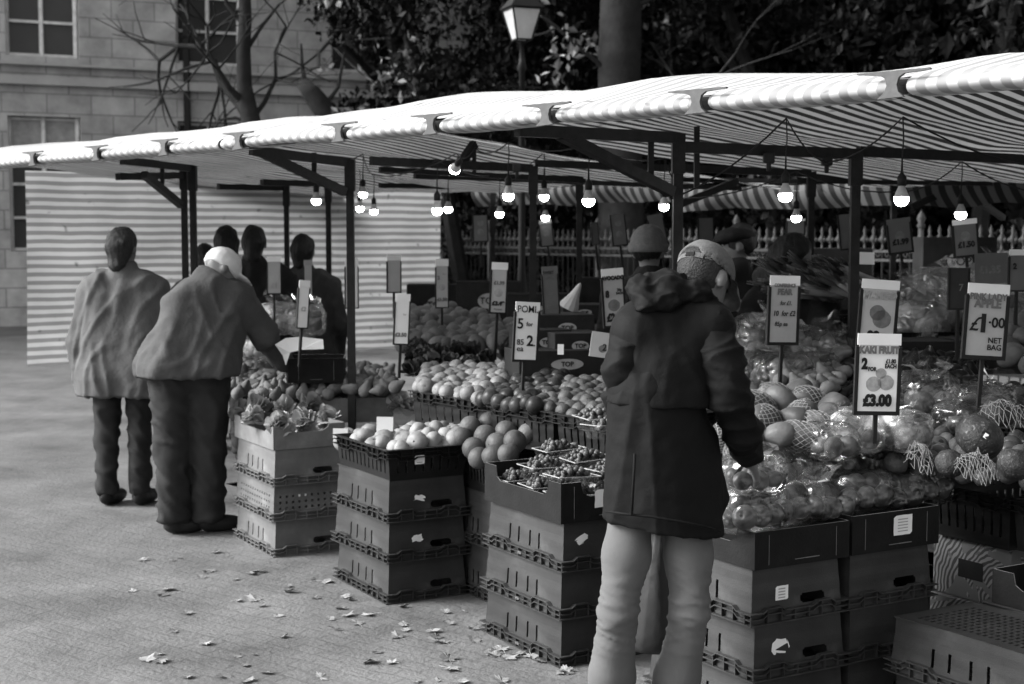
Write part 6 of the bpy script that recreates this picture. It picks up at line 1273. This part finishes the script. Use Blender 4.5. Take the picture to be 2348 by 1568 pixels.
        if kind == 'beanie':
            m = MB(); N_ = 24; 
            for z0, rr in ((-.0, 1.03),): 
                ring = [[q(.101 * rr * math.cos(6.283 * i / N_) * g_, -.01 + .113 * rr * math.sin(6.283 * i / N_) * g_, z) - base for i in range(N_)] for g_, z in ((1, -.005), (1.05, .0), (1.06, .02), (1.04, .04), (1.0, .045))]
                m.add([v for g_ in ring for v in g_], [(j * N_ + i, j * N_ + (i + 1) % N_, (j + 1) * N_ + (i + 1) % N_, (j + 1) * N_ + i) for j in range(4) for i in range(N_)])
            m.build('turn_up', K[mm] if isinstance(mm, str) else mm, h_, sm=True)
    return t
K['cream'] = mat('cream_cap_cloth', .5, .8, .1, 20); K['coatg'] = mat('mid_grey_jacket', .055, .8, .15, 10, .3, 60)
# bending man at the left
figure('man in a dark jacket and pale cap bending far over the produce at the left', 7.85, (508, 618, .1), (.7, .3, -.6), (480, 655, .06), ((405, 702, 0), (550, 690, .12)), ((398, 800, .1), (602, 765, .2)), ((425, 870, .25), (652, 835, .35)), ((392, 850, 0), (472, 852, .05)), ((395, 1040, 0), (478, 1040, .05)), ((398, 1220, 0), (478, 1222, .05)), coat='coatg', legs='trous', hat=('cap', 'cream'), cw=.15, coat_end=at(430, 868, 7.7).z, up=(.3, .5, .7), lw=1.35, puff=1.25, voxel=.015)
BGP = dict(kn=None)
def bgp(label, x, ytop, d, face, coat, hair=None, hat=None, w_=1.0, arms=None, hr=.1, puff=1.0, lean=0, cw=.13):
    s_ = FP / d; hy = ytop + .115 * s_; X = lambda m: x + m * s_; Y_ = lambda m: hy + m * s_
    arms = arms or (((X(-.27 * w_), Y_(.58)), (X(.27 * w_), Y_(.58))), ((X(-.26 * w_), Y_(.8), .12), (X(.26 * w_), Y_(.8), .12)))
    return figure(label, d, (x + lean * s_, hy), face, (x, Y_(.17)), ((X(-.2 * w_), Y_(.27)), (X(.2 * w_), Y_(.27))), arms[0], arms[1], ((X(-.1), Y_(.78)), (X(.1), Y_(.78))), ((X(-.1), Y_(1.15)), (X(.1), Y_(1.15))), ((X(-.1), Y_(1.55)), (X(.1), Y_(1.55))), coat=coat, hair=hair, hat=hat, hr=hr, puff=puff, cw=cw)
bgp('person in a grey hooded coat standing farthest left, beyond the bending man', 283, 524, 8.7, (.3, .9, 0), 'coatl', hair=('bob', 'hairg'), w_=1.0, puff=1.2, cw=.15)
bgp('shopper with dark shoulder length hair, leftmost of the dark figures by the striped wall', 518, 520, 11, (-.3, .9, 0), 'coatd', hair=('long', 'hair'), w_=.9)
bgp('broad shopper in a dark coat by the striped wall, back turned, between price cards', 584, 520, 10.4, (.1, .95, 0), 'coatd', hair=('bob', 'hair'), w_=1.1, puff=1.15)
bgp('shopper in a grey coat by the striped wall, right of the thin far post', 697, 540, 10.9, (.3, .9, 0), 'coatm', hair=('bob', 'hair'), puff=1.1)
bgp('low dark haired figure partly hidden behind the bending man', 468, 562, 11.6, (-.5, .8, 0), 'coatm', hair=('bob', 'hair'))
bgp('stallholder in a grey beanie facing away behind the stooping man', 1487, 528, 7.9, (.35, .9, 0), 'coatd', hair=('short', 'hair'), hat=('beanie', 'capm'), puff=1.15, w_=.92)
bgp('man in a dark flat cap and dark coat, in profile facing left', 1692, 518, 8.7, (-.95, .1, -.08), 'coatd', hair=('short', 'hairg'), hat=('flat', 'coatd'), w_=.9)
s_ = FP / 8.0
bgp('long haired woman in a dark coat reaching down over the bagged pears', 1812, 540, 8.0, (.75, -.35, -.45), 'coatd', hair=('long', 'hair'), lean=.02, arms=(((1722, 740), (1888, 745, -.12)), ((1750, 830, -.2), (1925, 785, -.4))), puff=1.1)
